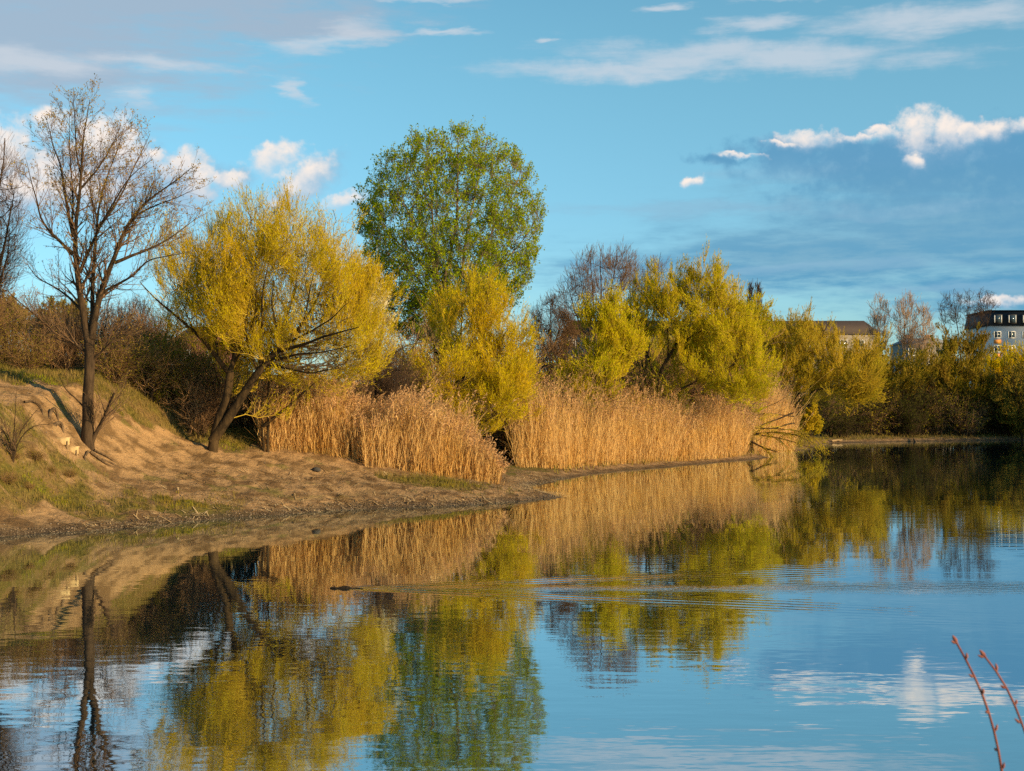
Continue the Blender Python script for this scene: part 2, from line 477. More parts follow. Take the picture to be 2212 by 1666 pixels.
def axis(pieces):
    out = []
    for a, b, st in pieces:
        out.append(np.arange(a, b, st))
    return np.concatenate(out)
gx = axis([(-6000, -600, 600), (-600, -100, 50), (-100, -24, 4), (-24, -19, 0.5), (-19, 5, 0.13), (5, 20, 0.4), (20, 100, 2.0), (100, 300, 12), (300, 1000, 70), (1000, 6001, 500)])
gy = axis([(-3000, -300, 300), (-300, -20, 35), (-20, 0, 2.5), (0, 6, 0.3), (6, 30, 1.5), (30, 33.5, 0.3), (33.5, 58, 0.14), (58, 105, 0.5), (105, 175, 1.2), (175, 400, 10), (400, 1000, 60), (1000, 9001, 500)])
GX, GY = np.meshgrid(gx, gy, indexing='ij')
GZ, GS = land(GX, GY)
idx = np.arange(GX.size).reshape(GX.shape)
gq = np.stack([idx[:-1, :-1], idx[1:, :-1], idx[1:, 1:], idx[:-1, 1:]], -1).reshape(-1, 4)

def grass_cover(x, y, s):
    """where turf grows: the mound at the left, the strip behind the sand, the land beyond; not on the trodden sand"""
    n1 = fbm(x * 0.7, y * 0.7, 4); n2 = fbm(x * 2.3, y * 2.3, 3)
    dtrunk = np.hypot((x + 13.0) / 1.9, (y - 43.2) / 1.6)
    mound = 0.62 * sstep(-x, 11.6, 12.6) * sstep(y, 41.8, 40.4) * sstep(s, 1.2, 2.0)
    back = sstep(s, 6.3 + 1.0 * sstep(-x, 9.5, 11.5), 7.6 + 1.2 * sstep(-x, 9.5, 11.5)) * sstep(np.minimum(dtrunk, 9), 0.8, 1.6)
    path = np.exp(-(((y - 42.3) - (-x - 13.0) * 0.25) / 1.35) ** 4) * sstep(-x, 11.0, 12.6)
    far = sstep(y, 60, 66) * sstep(s, 1.0, 3.0)
    patch = 0.75 * np.exp(-((x + 9.6) / 1.8) ** 2 - ((y - 41.4) / 1.1) ** 2) + 0.6 * np.exp(-((x + 2.2) / 1.6) ** 2 - ((y - 50.3) / 0.8) ** 2) + 0.5 * np.exp(-((x + 11.7) / 1.6) ** 2 - ((y - 38.6) / 0.5) ** 2)
    g = np.maximum.reduce([mound, back * (1 - path), far, patch])
    return np.clip(g + 2.2 * n1 * (g > 0.03) + 1.6 * n2 * (g > 0.03), 0, 1) * (1 - 0.85 * path)
GC = grass_cover(GX, GY, GS)

m, n, out = new_mat('shore_ground')
g = n.new('ShaderNodeNewGeometry')
pos = g.outputs['Position']
ga = n.new('ShaderNodeAttribute', attribute_name='grass').outputs['Fac']
sa = n.new('ShaderNodeAttribute', attribute_name='inland').outputs['Fac']
n4 = n.noise(n.vm('MULTIPLY', pos, (1.0, 0.8, 1.0)), 1.5, 5.0, 0.55)
n1 = n.noise(pos, 0.9, 6.0, 0.62); n2 = n.noise(pos, 6.0, 6.0, 0.7); n3 = n.noise(pos, 30.0, 4.0, 0.7)
sand = n.mix(n.step(n2, 0.3, 0.7), (0.25, 0.15, 0.07), (0.44, 0.27, 0.13))
sand = n.mix(n.step(n1, 0.46, 0.66), sand, (0.24, 0.15, 0.07))
sand = n.mix(n.m('MULTIPLY', n.step(n4, 0.48, 0.58), 0.85), sand, (0.15, 0.084, 0.034))
sand = n.mix(n.m('MULTIPLY', n.step(n2, 0.58, 0.72), 0.5), sand, (0.10, 0.06, 0.028))
pale = n.step(n.m('ADD', sa, n.m('MULTIPLY', n.m('SUBTRACT', n1, 0.5), 3.0)), 3.0, 5.2)
sand = n.mix(n.m('MULTIPLY', pale, 0.7), sand, n.mix(n.step(n4, 0.42, 0.62), (0.42, 0.25, 0.115), (0.19, 0.11, 0.045)))
moss = n.m('MULTIPLY', n.step(n.noise(pos, 0.75, 5.0, 0.65), 0.56, 0.64), n.step(sa, 0.7, 1.6))
sand = n.mix(n.m('MULTIPLY', moss, 0.6), sand, (0.13, 0.12, 0.022))
soil = n.mix(n2, (0.13, 0.08, 0.03), (0.26, 0.16, 0.06))
turf = n.mix(n.step(n2, 0.35, 0.65), (0.09, 0.08, 0.014), (0.17, 0.13, 0.025))
turf = n.mix(n.step(n1, 0.45, 0.65), turf, soil)
c = n.mix(n.step(ga, 0.2, 0.6), sand, turf)
wet = n.step(n.m('ADD', sa, n.m('MULTIPLY', n.m('SUBTRACT', n2, 0.5), 0.9)), 0.75, 0.05)
c = n.mix(n.m('MULTIPLY', wet, 0.75), c, (0.06, 0.042, 0.025))
b = n.new('ShaderNodeBsdfPrincipled')
n.put(b.inputs['Base Color'], c)
n.put(b.inputs['Roughness'], n.m('SUBTRACT', 0.95, n.m('MULTIPLY', wet, 0.35)))
b.inputs['Specular IOR Level'].default_value = 0.2
bp = n.new('ShaderNodeBump'); bp.inputs['Distance'].default_value = 0.10
n.put(bp.inputs['Height'], n.m('ADD', n.m('MULTIPLY', n4, 2.0), n.m('ADD', n2, n.m('MULTIPLY', n3, 0.25))))
n.put(b.inputs['Normal'], bp.outputs[0])
n.t.links.new(b.outputs[0], out.inputs[0])
o = mesh('ground', np.stack([GX, GY, GZ], -1), [gq], m, smooth=True, attr={'grass': GC, 'inland': GS})
tag(o, kind='structure')

# water: a mirror with light ripples, a patch of breeze and the wake of the swimming muskrat
RAT = at(716, 1272, 24.7)
m, n, out = new_mat('lake_water')
g = n.new('ShaderNodeNewGeometry')
px, py, pz = n.sep(g.outputs['Position'])
pv = n.xyz(px, py, 0.0)
calm = n.noise(n.vm('MULTIPLY', pv, (0.55, 1.0, 1.0)), 1.5, 2.0, 0.5)
small = n.noise(n.vm('MULTIPLY', pv, (0.6, 1.0, 1.0)), 5.0, 2.0, 0.5)
swell = n.noise(n.vm('MULTIPLY', pv, (0.35, 1.0, 1.0)), 0.35, 2.0, 0.5)
ridge = n.noise(n.vm('MULTIPLY', pv, (0.16, 1.0, 1.0)), 4.2, 2.0, 0.45)
breeze = n.m('MULTIPLY', n.step(n.noise(pv, 0.10, 2.0, 0.5), 0.40, 0.60), n.step(px, -2.0, 4.0))
near = n.step(py, 36.0, 15.0, 0.16, 1.0)
h = n.m('ADD', n.m('MULTIPLY', n.m('MULTIPLY', calm, near), 0.0036), n.m('MULTIPLY', n.m('MULTIPLY', small, near), 0.0010))
h = n.m('ADD', h, n.m('MULTIPLY', swell, 0.004))
h = n.m('ADD', h, n.m('MULTIPLY', n.m('MULTIPLY', ridge, n.m('ADD', 0.06, breeze)), 0.0020))
u = n.m('SUBTRACT', px, float(RAT[0]) + 0.15)
up_ = n.m('MAXIMUM', u, 0.0)
v = n.m('ABSOLUTE', n.m('SUBTRACT', py, float(RAT[1])))
armc = n.m('MULTIPLY', up_, 0.30)
wid = n.m('ADD', 0.10, n.m('MULTIPLY', up_, 0.095))
q = n.m('DIVIDE', n.m('SUBTRACT', v, armc), wid)
env = n.m('EXPONENT', n.m('MULTIPLY', n.m('MULTIPLY', q, q), -1.0))
env = n.m('MULTIPLY', env, n.step(u, 0.0, 0.3))
env = n.m('MULTIPLY', env, n.m('EXPONENT', n.m('MULTIPLY', up_, -0.16)))
env = n.m('MULTIPLY', env, n.step(up_, 12.0, 7.0))
ph = n.m('ADD', n.m('MULTIPLY', n.m('SUBTRACT', n.m('MULTIPLY', v, 0.955), n.m('MULTIPLY', up_, 0.30)), 21.0), n.m('MULTIPLY', calm, 2.0))
h = n.m('ADD', h, n.m('MULTIPLY', n.m('MULTIPLY', n.m('SINE', ph), env), 0.0042))
inner = n.m('MULTIPLY', n.m('EXPONENT', n.m('MULTIPLY', n.m('MULTIPLY', n.m('DIVIDE', v, n.m('ADD', 0.12, n.m('MULTIPLY', up_, 0.06))), n.m('DIVIDE', v, n.m('ADD', 0.12, n.m('MULTIPLY', up_, 0.06)))), -1.0)), n.step(u, 0.0, 0.2))
h = n.m('ADD', h, n.m('MULTIPLY', n.m('MULTIPLY', n.noise(n.vm('MULTIPLY', pv, (0.5, 1.0, 1.0)), 7.0, 3.0, 0.6), inner), 0.012))
bp = n.new('ShaderNodeBump'); bp.inputs['Distance'].default_value = 1.0; bp.inputs['Strength'].default_value = 1.0
n.put(bp.inputs['Height'], h)
fr = n.new('ShaderNodeFresnel'); fr.inputs['IOR'].default_value = 1.55
n.put(fr.inputs['Normal'], bp.outputs[0])
gl = n.new('ShaderNodeBsdfGlossy'); gl.inputs['Roughness'].default_value = 0.02
n.put(gl.inputs['Color'], (0.86, 0.95, 0.98)); n.put(gl.inputs['Normal'], bp.outputs[0])
df = n.new('ShaderNodeBsdfDiffuse'); n.put(df.inputs['Color'], (0.000, 0.012, 0.020))
mx = n.new('ShaderNodeMixShader')
n.put(mx.inputs[0], n.m('ADD', 0.56, n.m('MULTIPLY', fr.outputs[0], 0.44), clamp=True))
n.t.links.new(df.outputs[0], mx.inputs[1]); n.t.links.new(gl.outputs[0], mx.inputs[2])
n.t.links.new(mx.outputs[0], out.inputs[0])
wxs = np.array([-60, 180.0]); wys = np.array([-6, 175.0])
o = mesh('lake_water', [(-60, -6, 0), (180, -6, 0), (180, 175, 0), (-60, 175, 0)], [np.array([[0, 1, 2, 3]])], m)
tag(o, kind='structure')

# ------------------------------------------------------------------ growing trees
UP = np.array((0.0, 0.0, 1.0))

class Limbs:
    """sets of branches (n,k,3) with radii; can list all their nodes"""
    def __init__(s):
        s.sets = []
    def add(s, P, R):
        s.sets.append((np.asarray(P, float), np.asarray(R, float)))
    def nodes(s, last=None):
        sets = s.sets if last is None else s.sets[-last:]
        P = np.concatenate([a.reshape(-1, 3) for a, _ in sets])
        T = np.concatenate([unit(np.gradient(a, axis=1)).reshape(-1, 3) for a, _ in sets])
        R = np.concatenate([r.ravel() for _, r in sets])
        return P, T, R

def traced(specs, d, rng, k=14, wobble=0.005):
    """limbs drawn as picture columns/rows; each springs from the nearest limb before it and drifts in depth
    specs: (points, radius at foot, radius at tip, depth drift in metres)"""
    out = []; seen = []
    for pts, r0, r1, dd in specs:
        pts = np.asarray(pts, float)
        q = resample(pts, k)
        if seen:
            S = np.concatenate(seen)
            j = np.argmin(np.hypot(S[:, 0] - q[0, 0], S[:, 1] - q[0, 1])); d0 = S[j, 2]
        else:
            d0 = 0.0
        t = np.linspace(0, 1, k)
        dep = d0 + dd * t ** 1.3
        seen.append(np.stack([q[:, 0], q[:, 1], dep], 1))
        P = np.stack([at(a, b, d + c) for a, b, c in zip(q[:, 0], q[:, 1], dep)])
        L = np.linalg.norm(np.diff(P, axis=0), axis=1).sum()
        wob = rng.normal(0, wobble * L, (k, 3)); wob[0] = 0
        wob[1:-1] = 0.5 * wob[1:-1] + 0.25 * (wob[:-2] + wob[2:])
        R = r0 + (r1 - r0) * t ** 0.8
        out.append((P + wob * (t[:, None] > 0.05), R))
    return out

def pick(P, targ, rng, low=0.9):
    """for each target the limb node it most likely grows from"""
    best = np.empty(len(targ), int)
    for i in range(0, len(targ), 400):
        t = targ[i:i + 400]
        v = t[:, None, :] - P[None]
        d = np.linalg.norm(v, axis=2)
        cost = d * rng.uniform(0.85, 1.25, d.shape) + low * np.maximum(0, -v[:, :, 2] + 0.25 * d)
        best[i:i + 400] = np.argmin(cost, 1)
    return best

def connect(L, targ, k, rng, r_max, r_end, up=0.25, last=None, taper=0.55, wob=0.03):
    P, T, R = L.nodes(last)
    j = pick(P, targ, rng)
    p0 = P[j]; t0 = T[j]; v = targ - p0; d = np.linalg.norm(v, axis=1, keepdims=True)
    p1 = p0 + unit(t0 * 0.7 + unit(v) * 0.8) * d * 0.35
    p2 = targ - unit(unit(v) + UP * up) * d * 0.33
    s = np.linspace(0, 1, k)[None, :, None]
    B = (1 - s) ** 3 * p0[:, None] + 3 * (1 - s) ** 2 * s * p1[:, None] + 3 * (1 - s) * s ** 2 * p2[:, None] + s ** 3 * targ[:, None]
    w = rng.normal(0, 1, B.shape) * (wob * d)[:, None, :]; w[:, 0] = 0
    B = B + w
    r0 = np.minimum(np.minimum(R[j] * taper, r_max), 0.004 + 0.012 * d[:, 0])[:, None]
    rr = r0 + (np.minimum(r_end, r0) - r0) * np.linspace(0, 1, k)[None, :] ** 0.8
    L.add(B, rr)

def spawn(P, R, count, rng, length, ang=(25, 60), k=4, up=0.3, t0=0.15, r_end=0.002, wob=0.10, rfac=0.6, shorten=0.4):
    """side shoots from a set of branches"""
    n, kk, _ = P.shape
    Ls = np.linalg.norm(np.diff(P, axis=1), axis=2).sum(1)
    pr = Ls / Ls.sum()
    j = rng.choice(n, count, p=pr)
    t = rng.uniform(t0, 1.0, count) * (kk - 1)
    i0 = np.minimum(t.astype(int), kk - 2); f = (t - i0)[:, None]
    p = P[j, i0] * (1 - f) + P[j, i0 + 1] * f
    tg = unit(P[j, i0 + 1] - P[j, i0])
    r0 = (R[j, i0] * (1 - f[:, 0]) + R[j, i0 + 1] * f[:, 0]) * rfac
    rv = unit(rng.normal(0, 1, (count, 3)))
    pe = unit(rv - (rv * tg).sum(1, keepdims=True) * tg)
    a = np.radians(rng.uniform(*ang, count))[:, None]
    dr = unit(tg * np.cos(a) + pe * np.sin(a) + UP * up * 0.5)
    ln = rng.uniform(*length, count) * (1 - shorten * t / (kk - 1))
    out = np.empty((count, k, 3)); out[:, 0] = p
    st = (ln / (k - 1))[:, None]
    cur = p
    for i in range(1, k):
        dr = unit(dr + UP * up / (k - 1) + rng.normal(0, wob, (count, 3)))
        cur = cur + dr * st
        out[:, i] = cur
    rr = np.maximum(r0, r_end)[:, None] + (r_end - np.maximum(r0, r_end))[:, None] * np.linspace(0, 1, k)[None]
    return out, rr

def leaves(P, per, rng, ln, wd, t0=0.1, along=0.6, droop=0.0, jit=0.03):
    """leaf blades (rhombs) set along shoots"""
    n, k, _ = P.shape
    c = n * per
    j = np.repeat(np.arange(n), per)
    t = rng.uniform(t0, 1.0, c) * (k - 1)
    i0 = np.minimum(t.astype(int), k - 2); f = (t - i0)[:, None]
    p = P[j, i0] * (1 - f) + P[j, i0 + 1] * f + rng.normal(0, jit, (c, 3))
    tg = unit(P[j, i0 + 1] - P[j, i0])
    a = unit(tg * along + unit(rng.normal(0, 1, (c, 3))) * (1 - along) - UP * droop)
    b = unit(np.cross(a, rng.normal(0, 1, (c, 3))))
    l = rng.uniform(*ln, c)[:, None]; w = rng.uniform(*wd, c)[:, None]
    V = np.stack([p, p + a * l * 0.45 + b * w * 0.5, p + a * l, p + a * l * 0.45 - b * w * 0.5], 1)
    return V.reshape(-1, 3), np.arange(c * 4).reshape(-1, 4)

def in_crown(ells, count, rng, shell=0.5, clumps=0, spread=0.16):
    """points in a crown made of ellipsoids given as picture ellipses: (x, y, rx, ry, d, depth radius, weight)"""
    if clumps:
        c = in_crown(ells, clumps, rng, 0.75)
        sz = np.mean([e[2] / FPX * e[4] for e in ells])
        k = rng.integers(0, clumps, count)
        q = c[k] + rng.normal(0, 1, (count, 3)) * sz * spread * np.array((1, 1, 1.15)) * rng.uniform(0.5, 1.2, clumps)[k][:, None]
        keep = rng.random(count) < 0.25
        q[keep] = in_crown(ells, int(keep.sum()), rng, shell)
        return q
    w = np.array([e[6] if len(e) > 6 else 1.0 for e in ells], float)
    vol = np.array([e[2] * e[3] for e in ells]) * w
    j = rng.choice(len(ells), count, p=vol / vol.sum())
    E = np.array([e[:6] for e in ells], float)[j]
    v = unit(rng.normal(0, 1, (count, 3))) * (rng.random((count, 1)) ** (1 / 3 * (1 - shell) + 0.12 * shell))
    x = E[:, 0] + v[:, 0] * E[:, 2]; y = E[:, 1] - v[:, 2] * E[:, 3]; d = E[:, 4] + v[:, 1] * E[:, 5]
    Z = CAM_H - (y - HY) / FPX * d
    return np.stack([(x - CX) / FPX * d, d, Z], 1)

def finish_tree(name, base, label, cat, L, n_thick, shoots, leaf_sets, bark, twig, leafm, group=None, crown_name='crown', sides=(8, 5, 3)):
    """base: foot of the tree; L.sets[:n_thick] make the trunk mesh, the rest the branches mesh; shoots the twigs"""
    root = empty(name, base)
    tag(root, label, cat, group)
    base = np.asarray(base, float)
    mb = MB()
    for P, R in L.sets[:n_thick]:
        mb.tubes(P - base, R, sides[0])
    mb.build('trunk', bark, root, True)
    mb = MB()
    for P, R in L.sets[n_thick:]:
        mb.tubes(P - base, R, sides[1] if R.max() > 0.03 else 4)
    for P, R in shoots:
        mb.tubes(P - base, R, sides[2])
    if mb.n:
        mb.build('branches', twig, root, True)
    if leaf_sets:
        mb = MB()
        for V, F in leaf_sets:
            mb.add(V - base, [F])
        mb.build(crown_name, leafm, root)
    return root

def c1(p):
    y = 155.5 + p[1] * 0.3527
    return (p[0] * 0.3527, y + 0.07 * max(0.0, 500.0 - y))   # readings taken from enlarged views
def c2(p): return (p[0] * 0.3527, 605.0 + p[1] * 0.3527)
def c3(p): return (691.0 + p[0] * 0.363, 216.0 + p[1] * 0.363)
def c4(p): return (1080.0 + p[0] * 0.363, 484.0 + p[1] * 0.363)
def c5(p): return (1607.0 + p[0] * 0.363, 518.5 + p[1] * 0.363)
def tr(f, pts): return [f(p) for p in pts]

def foot(specs, d, drop=0.6):
    """put the first point of the first limb a little under the ground"""
    x = (specs[0][0][0][0] - CX) / FPX * d
    z = ground_z(x, d)
    fy = HY - (z - drop - CAM_H) * FPX / d
    p = specs[0][0]
    while len(p) > 2 and p[1][1] > fy - 12:
        del p[1]
    return np.array((x, d, z)), fy

# --- the bare tree on the sand slope
def bare_slope_tree():
    rng = RNG(11); d = 43.2
    S = [(tr(c2, [(537, 1010), (535, 960), (540, 800), (545, 600), (550, 420), (548, 370)]), 0.20, 0.155, 0.0),
         (tr(c1, [(540, 1650), (515, 1560), (500, 1430), (480, 1290), (460, 1130), (450, 1000), (470, 880), (490, 700), (497, 550), (500, 400), (530, 250), (545, 110)]), 0.13, 0.008, -0.6),
         (tr(c1, [(555, 1640), (570, 1540), (568, 1420), (570, 1300), (575, 1150), (585, 980), (600, 830), (640, 650), (690, 500), (740, 400), (760, 300)]), 0.09, 0.007, 1.3),
         (tr(c1, [(560, 1630), (590, 1460), (610, 1380), (640, 1260), (690, 1180), (720, 1090), (760, 960), (820, 850), (900, 780), (1000, 680), (1130, 620), (1175, 555)]), 0.12, 0.008, -1.6),
         (tr(c1, [(450, 1010), (430, 900), (400, 760), (380, 620), (370, 520), (330, 430), (300, 300), (280, 220)]), 0.065, 0.006, 1.2),
         (tr(c1, [(445, 1120), (380, 1050), (290, 970), (240, 880), (230, 780), (190, 650), (165, 520)]), 0.06, 0.006, -1.4),
         (tr(c1, [(490, 700), (560, 620), (640, 500), (700, 380), (740, 280)]), 0.04, 0.006, 1.0),
         (tr(c1, [(700, 1170), (800, 1130), (900, 1090), (1010, 1040), (1120, 960), (1200, 890)]), 0.06, 0.006, 0.8),
         (tr(c1, [(630, 1350), (740, 1290), (830, 1240), (900, 1150), (1000, 1130), (1150, 1110)]), 0.05, 0.006, -1.0),
         (tr(c1, [(590, 970), (680, 850), (760, 700), (800, 600), (860, 480), (920, 340)]), 0.05, 0.006, 1.4),
         (tr(c1, [(490, 1230), (560, 1060), (620, 930), (700, 780), (760, 660), (850, 560), (940, 500)]), 0.06, 0.006, -1.2),
         (tr(c1, [(760, 960), (850, 860), (960, 800), (1080, 760), (1180, 700)]), 0.045, 0.006, -0.9),
         (tr(c1, [(497, 600), (470, 480), (460, 330), (455, 200), (450, 100)]), 0.035, 0.006, -0.9),
         (tr(c1, [(440, 950), (450, 800), (440, 650), (430, 500), (420, 350), (425, 190)]), 0.04, 0.006, 1.3),
         (tr(c1, [(490, 1450), (400, 1360), (300, 1300), (220, 1260), (170, 1180)]), 0.05, 0.006, 1.0),
         (tr(c2, [(540, 450), (420, 365), (330, 310), (200, 200), (60, 90), (20, 20)]), 0.055, 0.007, -1.0),
         (tr(c2, [(555, 375), (680, 300), (770, 240)]), 0.045, 0.008, 0.8),
         (tr(c2, [(570, 490), (690, 370), (775, 270)]), 0.04, 0.008, -0.6),
         (tr(c2, [(565, 990), (590, 930), (620, 880), (680, 740), (700, 690)]), 0.075, 0.03, -0.2),
         (tr(c2, [(515, 780), (470, 730), (400, 670), (370, 600)]), 0.03, 0.01, -0.5),
         (tr(c1, [(600, 900), (560, 780), (550, 620), (590, 480)]), 0.035, 0.006, 0.6)]
    base, fy = foot(S, d); S[0][0][0] = (S[0][0][0][0], fy)
    T = traced(S, d, rng, 16, 0.003)
    P0_, R0_ = T[0]
    R0_ = R0_ + 0.11 * np.exp(-np.linspace(0, 1, len(R0_)) * 9)
    L = Limbs()
    L.add(P0_[None], R0_[None])
    L.add(np.stack([p for p, _ in T[1:]]), np.stack([r for _, r in T[1:]]))
    A = L.sets[1]
    s1 = spawn(A[0], A[1], 430, rng, (0.8, 2.2), (25, 58), 6, 0.16, 0.10, 0.004, 0.08, rfac=0.42, shorten=0.78)
    s2 = spawn(*s1, 2100, rng, (0.3, 0.95), (20, 55), 4, 0.22, 0.1, 0.0032, 0.10)
    s3 = spawn(*s2, 3600, rng, (0.10, 0.32), (20, 60), 3, 0.3, 0.2, 0.003, 0.15)
    L.add(*s1)
    rng2 = RNG(5)
    up_ = s3[0][s3[0][:, 0, 2] > 8.0]
    lf = [leaves(s3[0], 1, rng2, (0.03, 0.07), (0.02, 0.035), 0.5, 0.5), leaves(up_, 3, rng2, (0.03, 0.08), (0.02, 0.045), 0.3, 0.5)]
    return finish_tree('bare_tree', base, 'tall nearly leafless tree on the sand slope with a dark forked trunk', 'tree', L, 2, [s2, s3], lf, M['bark'], M['twig_brown'], M['leaf_bud'], crown_name='buds')
bare_slope_tree()

def auto_fan(x, base_y, tops, d, r0, rng, dd=1.5, fork=0.3):
    """stems fanning from one foot to a row of tops given as picture points"""
    S = []
    for i, (tx, ty) in enumerate(tops):
        mx_ = x + (tx - x) * fork; my = base_y + (ty - base_y) * (fork + 0.15)
        S.append(([(x + rng.normal(0, 3), base_y), (mx_, my), (x + (tx - x) * 0.72, base_y + (ty - base_y) * 0.70), (tx, ty)], r0 * rng.uniform(0.75, 1.0), r0 * 0.1, rng.uniform(-dd, dd)))
    return S

def crown_tree(name, label, cat, d, S, ells, n1, n2, n3, leaf_per, leaf_size, leafm, twigm, barkm, seed, shoot=(0.5, 1.2), up=0.5, ang=(15, 45), shell=0.45, along=0.65, group=None, r2=0.02, jit=0.03, n_sub=0, clumps=0, spread=0.16, leaf_t0=0.1, inner=True):
    rng = RNG(seed)
    S = [(list(a), b, c, e) for a, b, c, e in S]
    re_ = 0.003 * max(1.0, d / 45.0)
    base, fy = foot(S, d)
    S[0][0][0] = (S[0][0][0][0], fy)
    T = traced(S, d, rng)
    L = Limbs()
    L.add(np.stack([p for p, _ in T]), np.stack([r for _, r in T]))
    connect(L, in_crown(ells, n1, rng, 0.3), 9, rng, 0.07, 0.010, up * 0.8)
    t2 = in_crown(ells, n2, rng, shell, clumps, spread)
    if up > 0.6:
        t2 = t2 - UP * shoot[1] * 0.42
    connect(L, t2, 6, rng, r2, 0.004, up)
    sh = spawn(*L.sets[2], n3, rng, shoot, ang, 4, up, 0.15, re_, 0.10)
    shoots = [sh]
    if n_sub:
        s2 = spawn(*sh, n_sub, rng, (shoot[0] * 0.3, shoot[1] * 0.4), (20, 55), 3, up, 0.2, re_ * 0.85, 0.12)
        shoots.append(s2)
    lf = []
    if leaf_per:
        src = shoots[-1] if n_sub else sh
        lf = [leaves(src[0], leaf_per, rng, leaf_size[0], leaf_size[1], leaf_t0, along, 0.0, jit)]
        if not n_sub and inner:
            lf.append(leaves(L.sets[2][0], max(2, leaf_per // 2), rng, leaf_size[0], leaf_size[1], 0.35, along, 0.0, jit))
    return finish_tree(name, base, label, cat, L, 2, shoots, lf, barkm, twigm, leafm, group)

# --- the large golden willow
wS = [(tr(c2, [(1285, 1030), (1330, 880), (1380, 760), (1400, 640), (1412, 560)]), 0.20, 0.14, 0.0),
      (tr(c2, [(1300, 990), (1390, 850), (1480, 720), (1560, 590), (1640, 490), (1720, 420)]), 0.19, 0.12, -0.5),
      (tr(c2, [(1410, 560), (1440, 480), (1455, 330), (1430, 200), (1420, 40), (1440, -100)]), 0.10, 0.02, 0.8),
      (tr(c2, [(1405, 575), (1340, 470), (1240, 370), (1100, 230), (960, 130), (860, 20)]), 0.10, 0.015, -0.8),
      (tr(c2, [(1720, 420), (1800, 340), (1900, 200), (1960, 80), (2010, -60)]), 0.09, 0.015, 1.2),
      (tr(c2, [(1700, 435), (1850, 400), (2050, 330), (2200, 290)]), 0.08, 0.015, -2.6),
      (tr(c2, [(1600, 540), (1590, 450), (1610, 300), (1600, 150), (1640, -60)]), 0.07, 0.015, -2.4),
      (tr(c2, [(1620, 510), (1750, 540), (1900, 575), (2050, 545)]), 0.06, 0.012, -2.2),
      (tr(c2, [(1720, 420), (1740, 250), (1800, 100), (1830, -100)]), 0.07, 0.012, 1.8),
      (tr(c2, [(1340, 470), (1310, 300), (1240, 150), (1200, 0)]), 0.06, 0.012, 1.6),
      (tr(c2, [(1240, 370), (1180, 290), (1120, 150), (1060, 40)]), 0.04, 0.01, 1.0),
      (tr(c2, [(1450, 400), (1360, 230), (1310, 60), (1300, -80)]), 0.05, 0.01, -2.4),
      (tr(c2, [(1640, 490), (1800, 460), (2000, 440), (2150, 400)]), 0.05, 0.01, -2.6), (tr(c2, [(1760, 385), (1900, 320), (2040, 230), (2130, 140)]), 0.05, 0.01, -2.6),
      (tr(c2, [(1700, 430), (1700, 300), (1660, 150), (1680, 0)]), 0.05, 0.01, -2.4), (tr(c2, [(1800, 340), (1870, 230), (1890, 120), (1920, -40)]), 0.045, 0.01, -2.4),
      (tr(c2, [(1580, 560), (1520, 430), (1500, 280), (1530, 100)]), 0.045, 0.01, -2.0), (tr(c2, [(1440, 500), (1500, 380), (1560, 240), (1570, 60)]), 0.04, 0.01, -2.2)]
crown_tree('willow_tree', 'big golden willow with two leaning trunks beside the front reeds', 'tree', 49.0, wS,
           [(600, 588, 195, 172, 50, 2.8), (720, 645, 105, 140, 50, 2.5), (388, 590, 82, 115, 49, 2.0, 0.6), (535, 500, 75, 92, 49.5, 2.3), (710, 725, 115, 52, 50.6, 1.6, 0.7), (770, 715, 58, 75, 50, 2.0, 1.2), (630, 500, 70, 65, 49, 2.0), (470, 600, 85, 120, 49, 2.6)],
           140, 2100, 17000, 8, ((0.06, 0.13), (0.013, 0.025)), M['leaf_willow'], M['twig_willow'], M['bark_willow'], 21, (0.5, 1.55), 0.95, (8, 34), 0.4, 0.78, clumps=140, spread=0.26, inner=False)

# --- the round green tree
gS = [(tr(c3, [(735, 1760), (730, 1500), (720, 1290), (705, 1120)]), 0.30, 0.16, 0.0),
      (tr(c3, [(712, 1180), (690, 1000), (640, 880), (560, 720), (480, 600), (400, 480)]), 0.13, 0.02, -1.2),
      (tr(c3, [(705, 1120), (690, 950), (680, 800), (665, 600), (650, 450), (640, 280)]), 0.12, 0.02, 0.8),
      (tr(c3, [(725, 1330), (740, 1050), (800, 800), (820, 600), (820, 300), (812, 150)]), 0.14, 0.02, -0.8),
      (tr(c3, [(735, 1420), (850, 1050), (880, 800), (910, 600), (960, 400), (1000, 230)]), 0.13, 0.02, 1.5),
      (tr(c3, [(735, 1450), (950, 950), (1050, 750), (1150, 550), (1200, 430)]), 0.11, 0.02, -1.5),
      (tr(c3, [(850, 1150), (1050, 1000), (1200, 850), (1300, 700)]), 0.08, 0.02, 1.5),
      (tr(c3, [(690, 1040), (560, 930), (440, 830), (330, 700), (250, 650)]), 0.08, 0.02, 1.4),
      (tr(c3, [(715, 1230), (600, 1080), (450, 960), (390, 900)]), 0.07, 0.02, -1.8),
      (tr(c3, [(722, 1300), (560, 1200), (450, 1150)]), 0.06, 0.02, 1.5),
      (tr(c3, [(665, 650), (580, 480), (530, 330), (560, 220)]), 0.06, 0.02, 2.0)]
crown_tree('maple_tree', 'tall fresh green tree with a round crown behind the willows', 'tree', 84.0, gS,
           [(974, 458, 207, 202, 84, 5.2), (968, 575, 186, 112, 84, 4.8, 0.8), (910, 670, 90, 55, 84, 3.2, 0.7)],
           230, 2400, 12500, 6, ((0.09, 0.17), (0.06, 0.11)), M['leaf_green'], M['bark_grey'], M['bark_grey'], 31, (0.45, 1.25), 1.0, (12, 40), 0.6, 0.35, r2=0.03, jit=0.07, leaf_t0=0.45, inner=False)

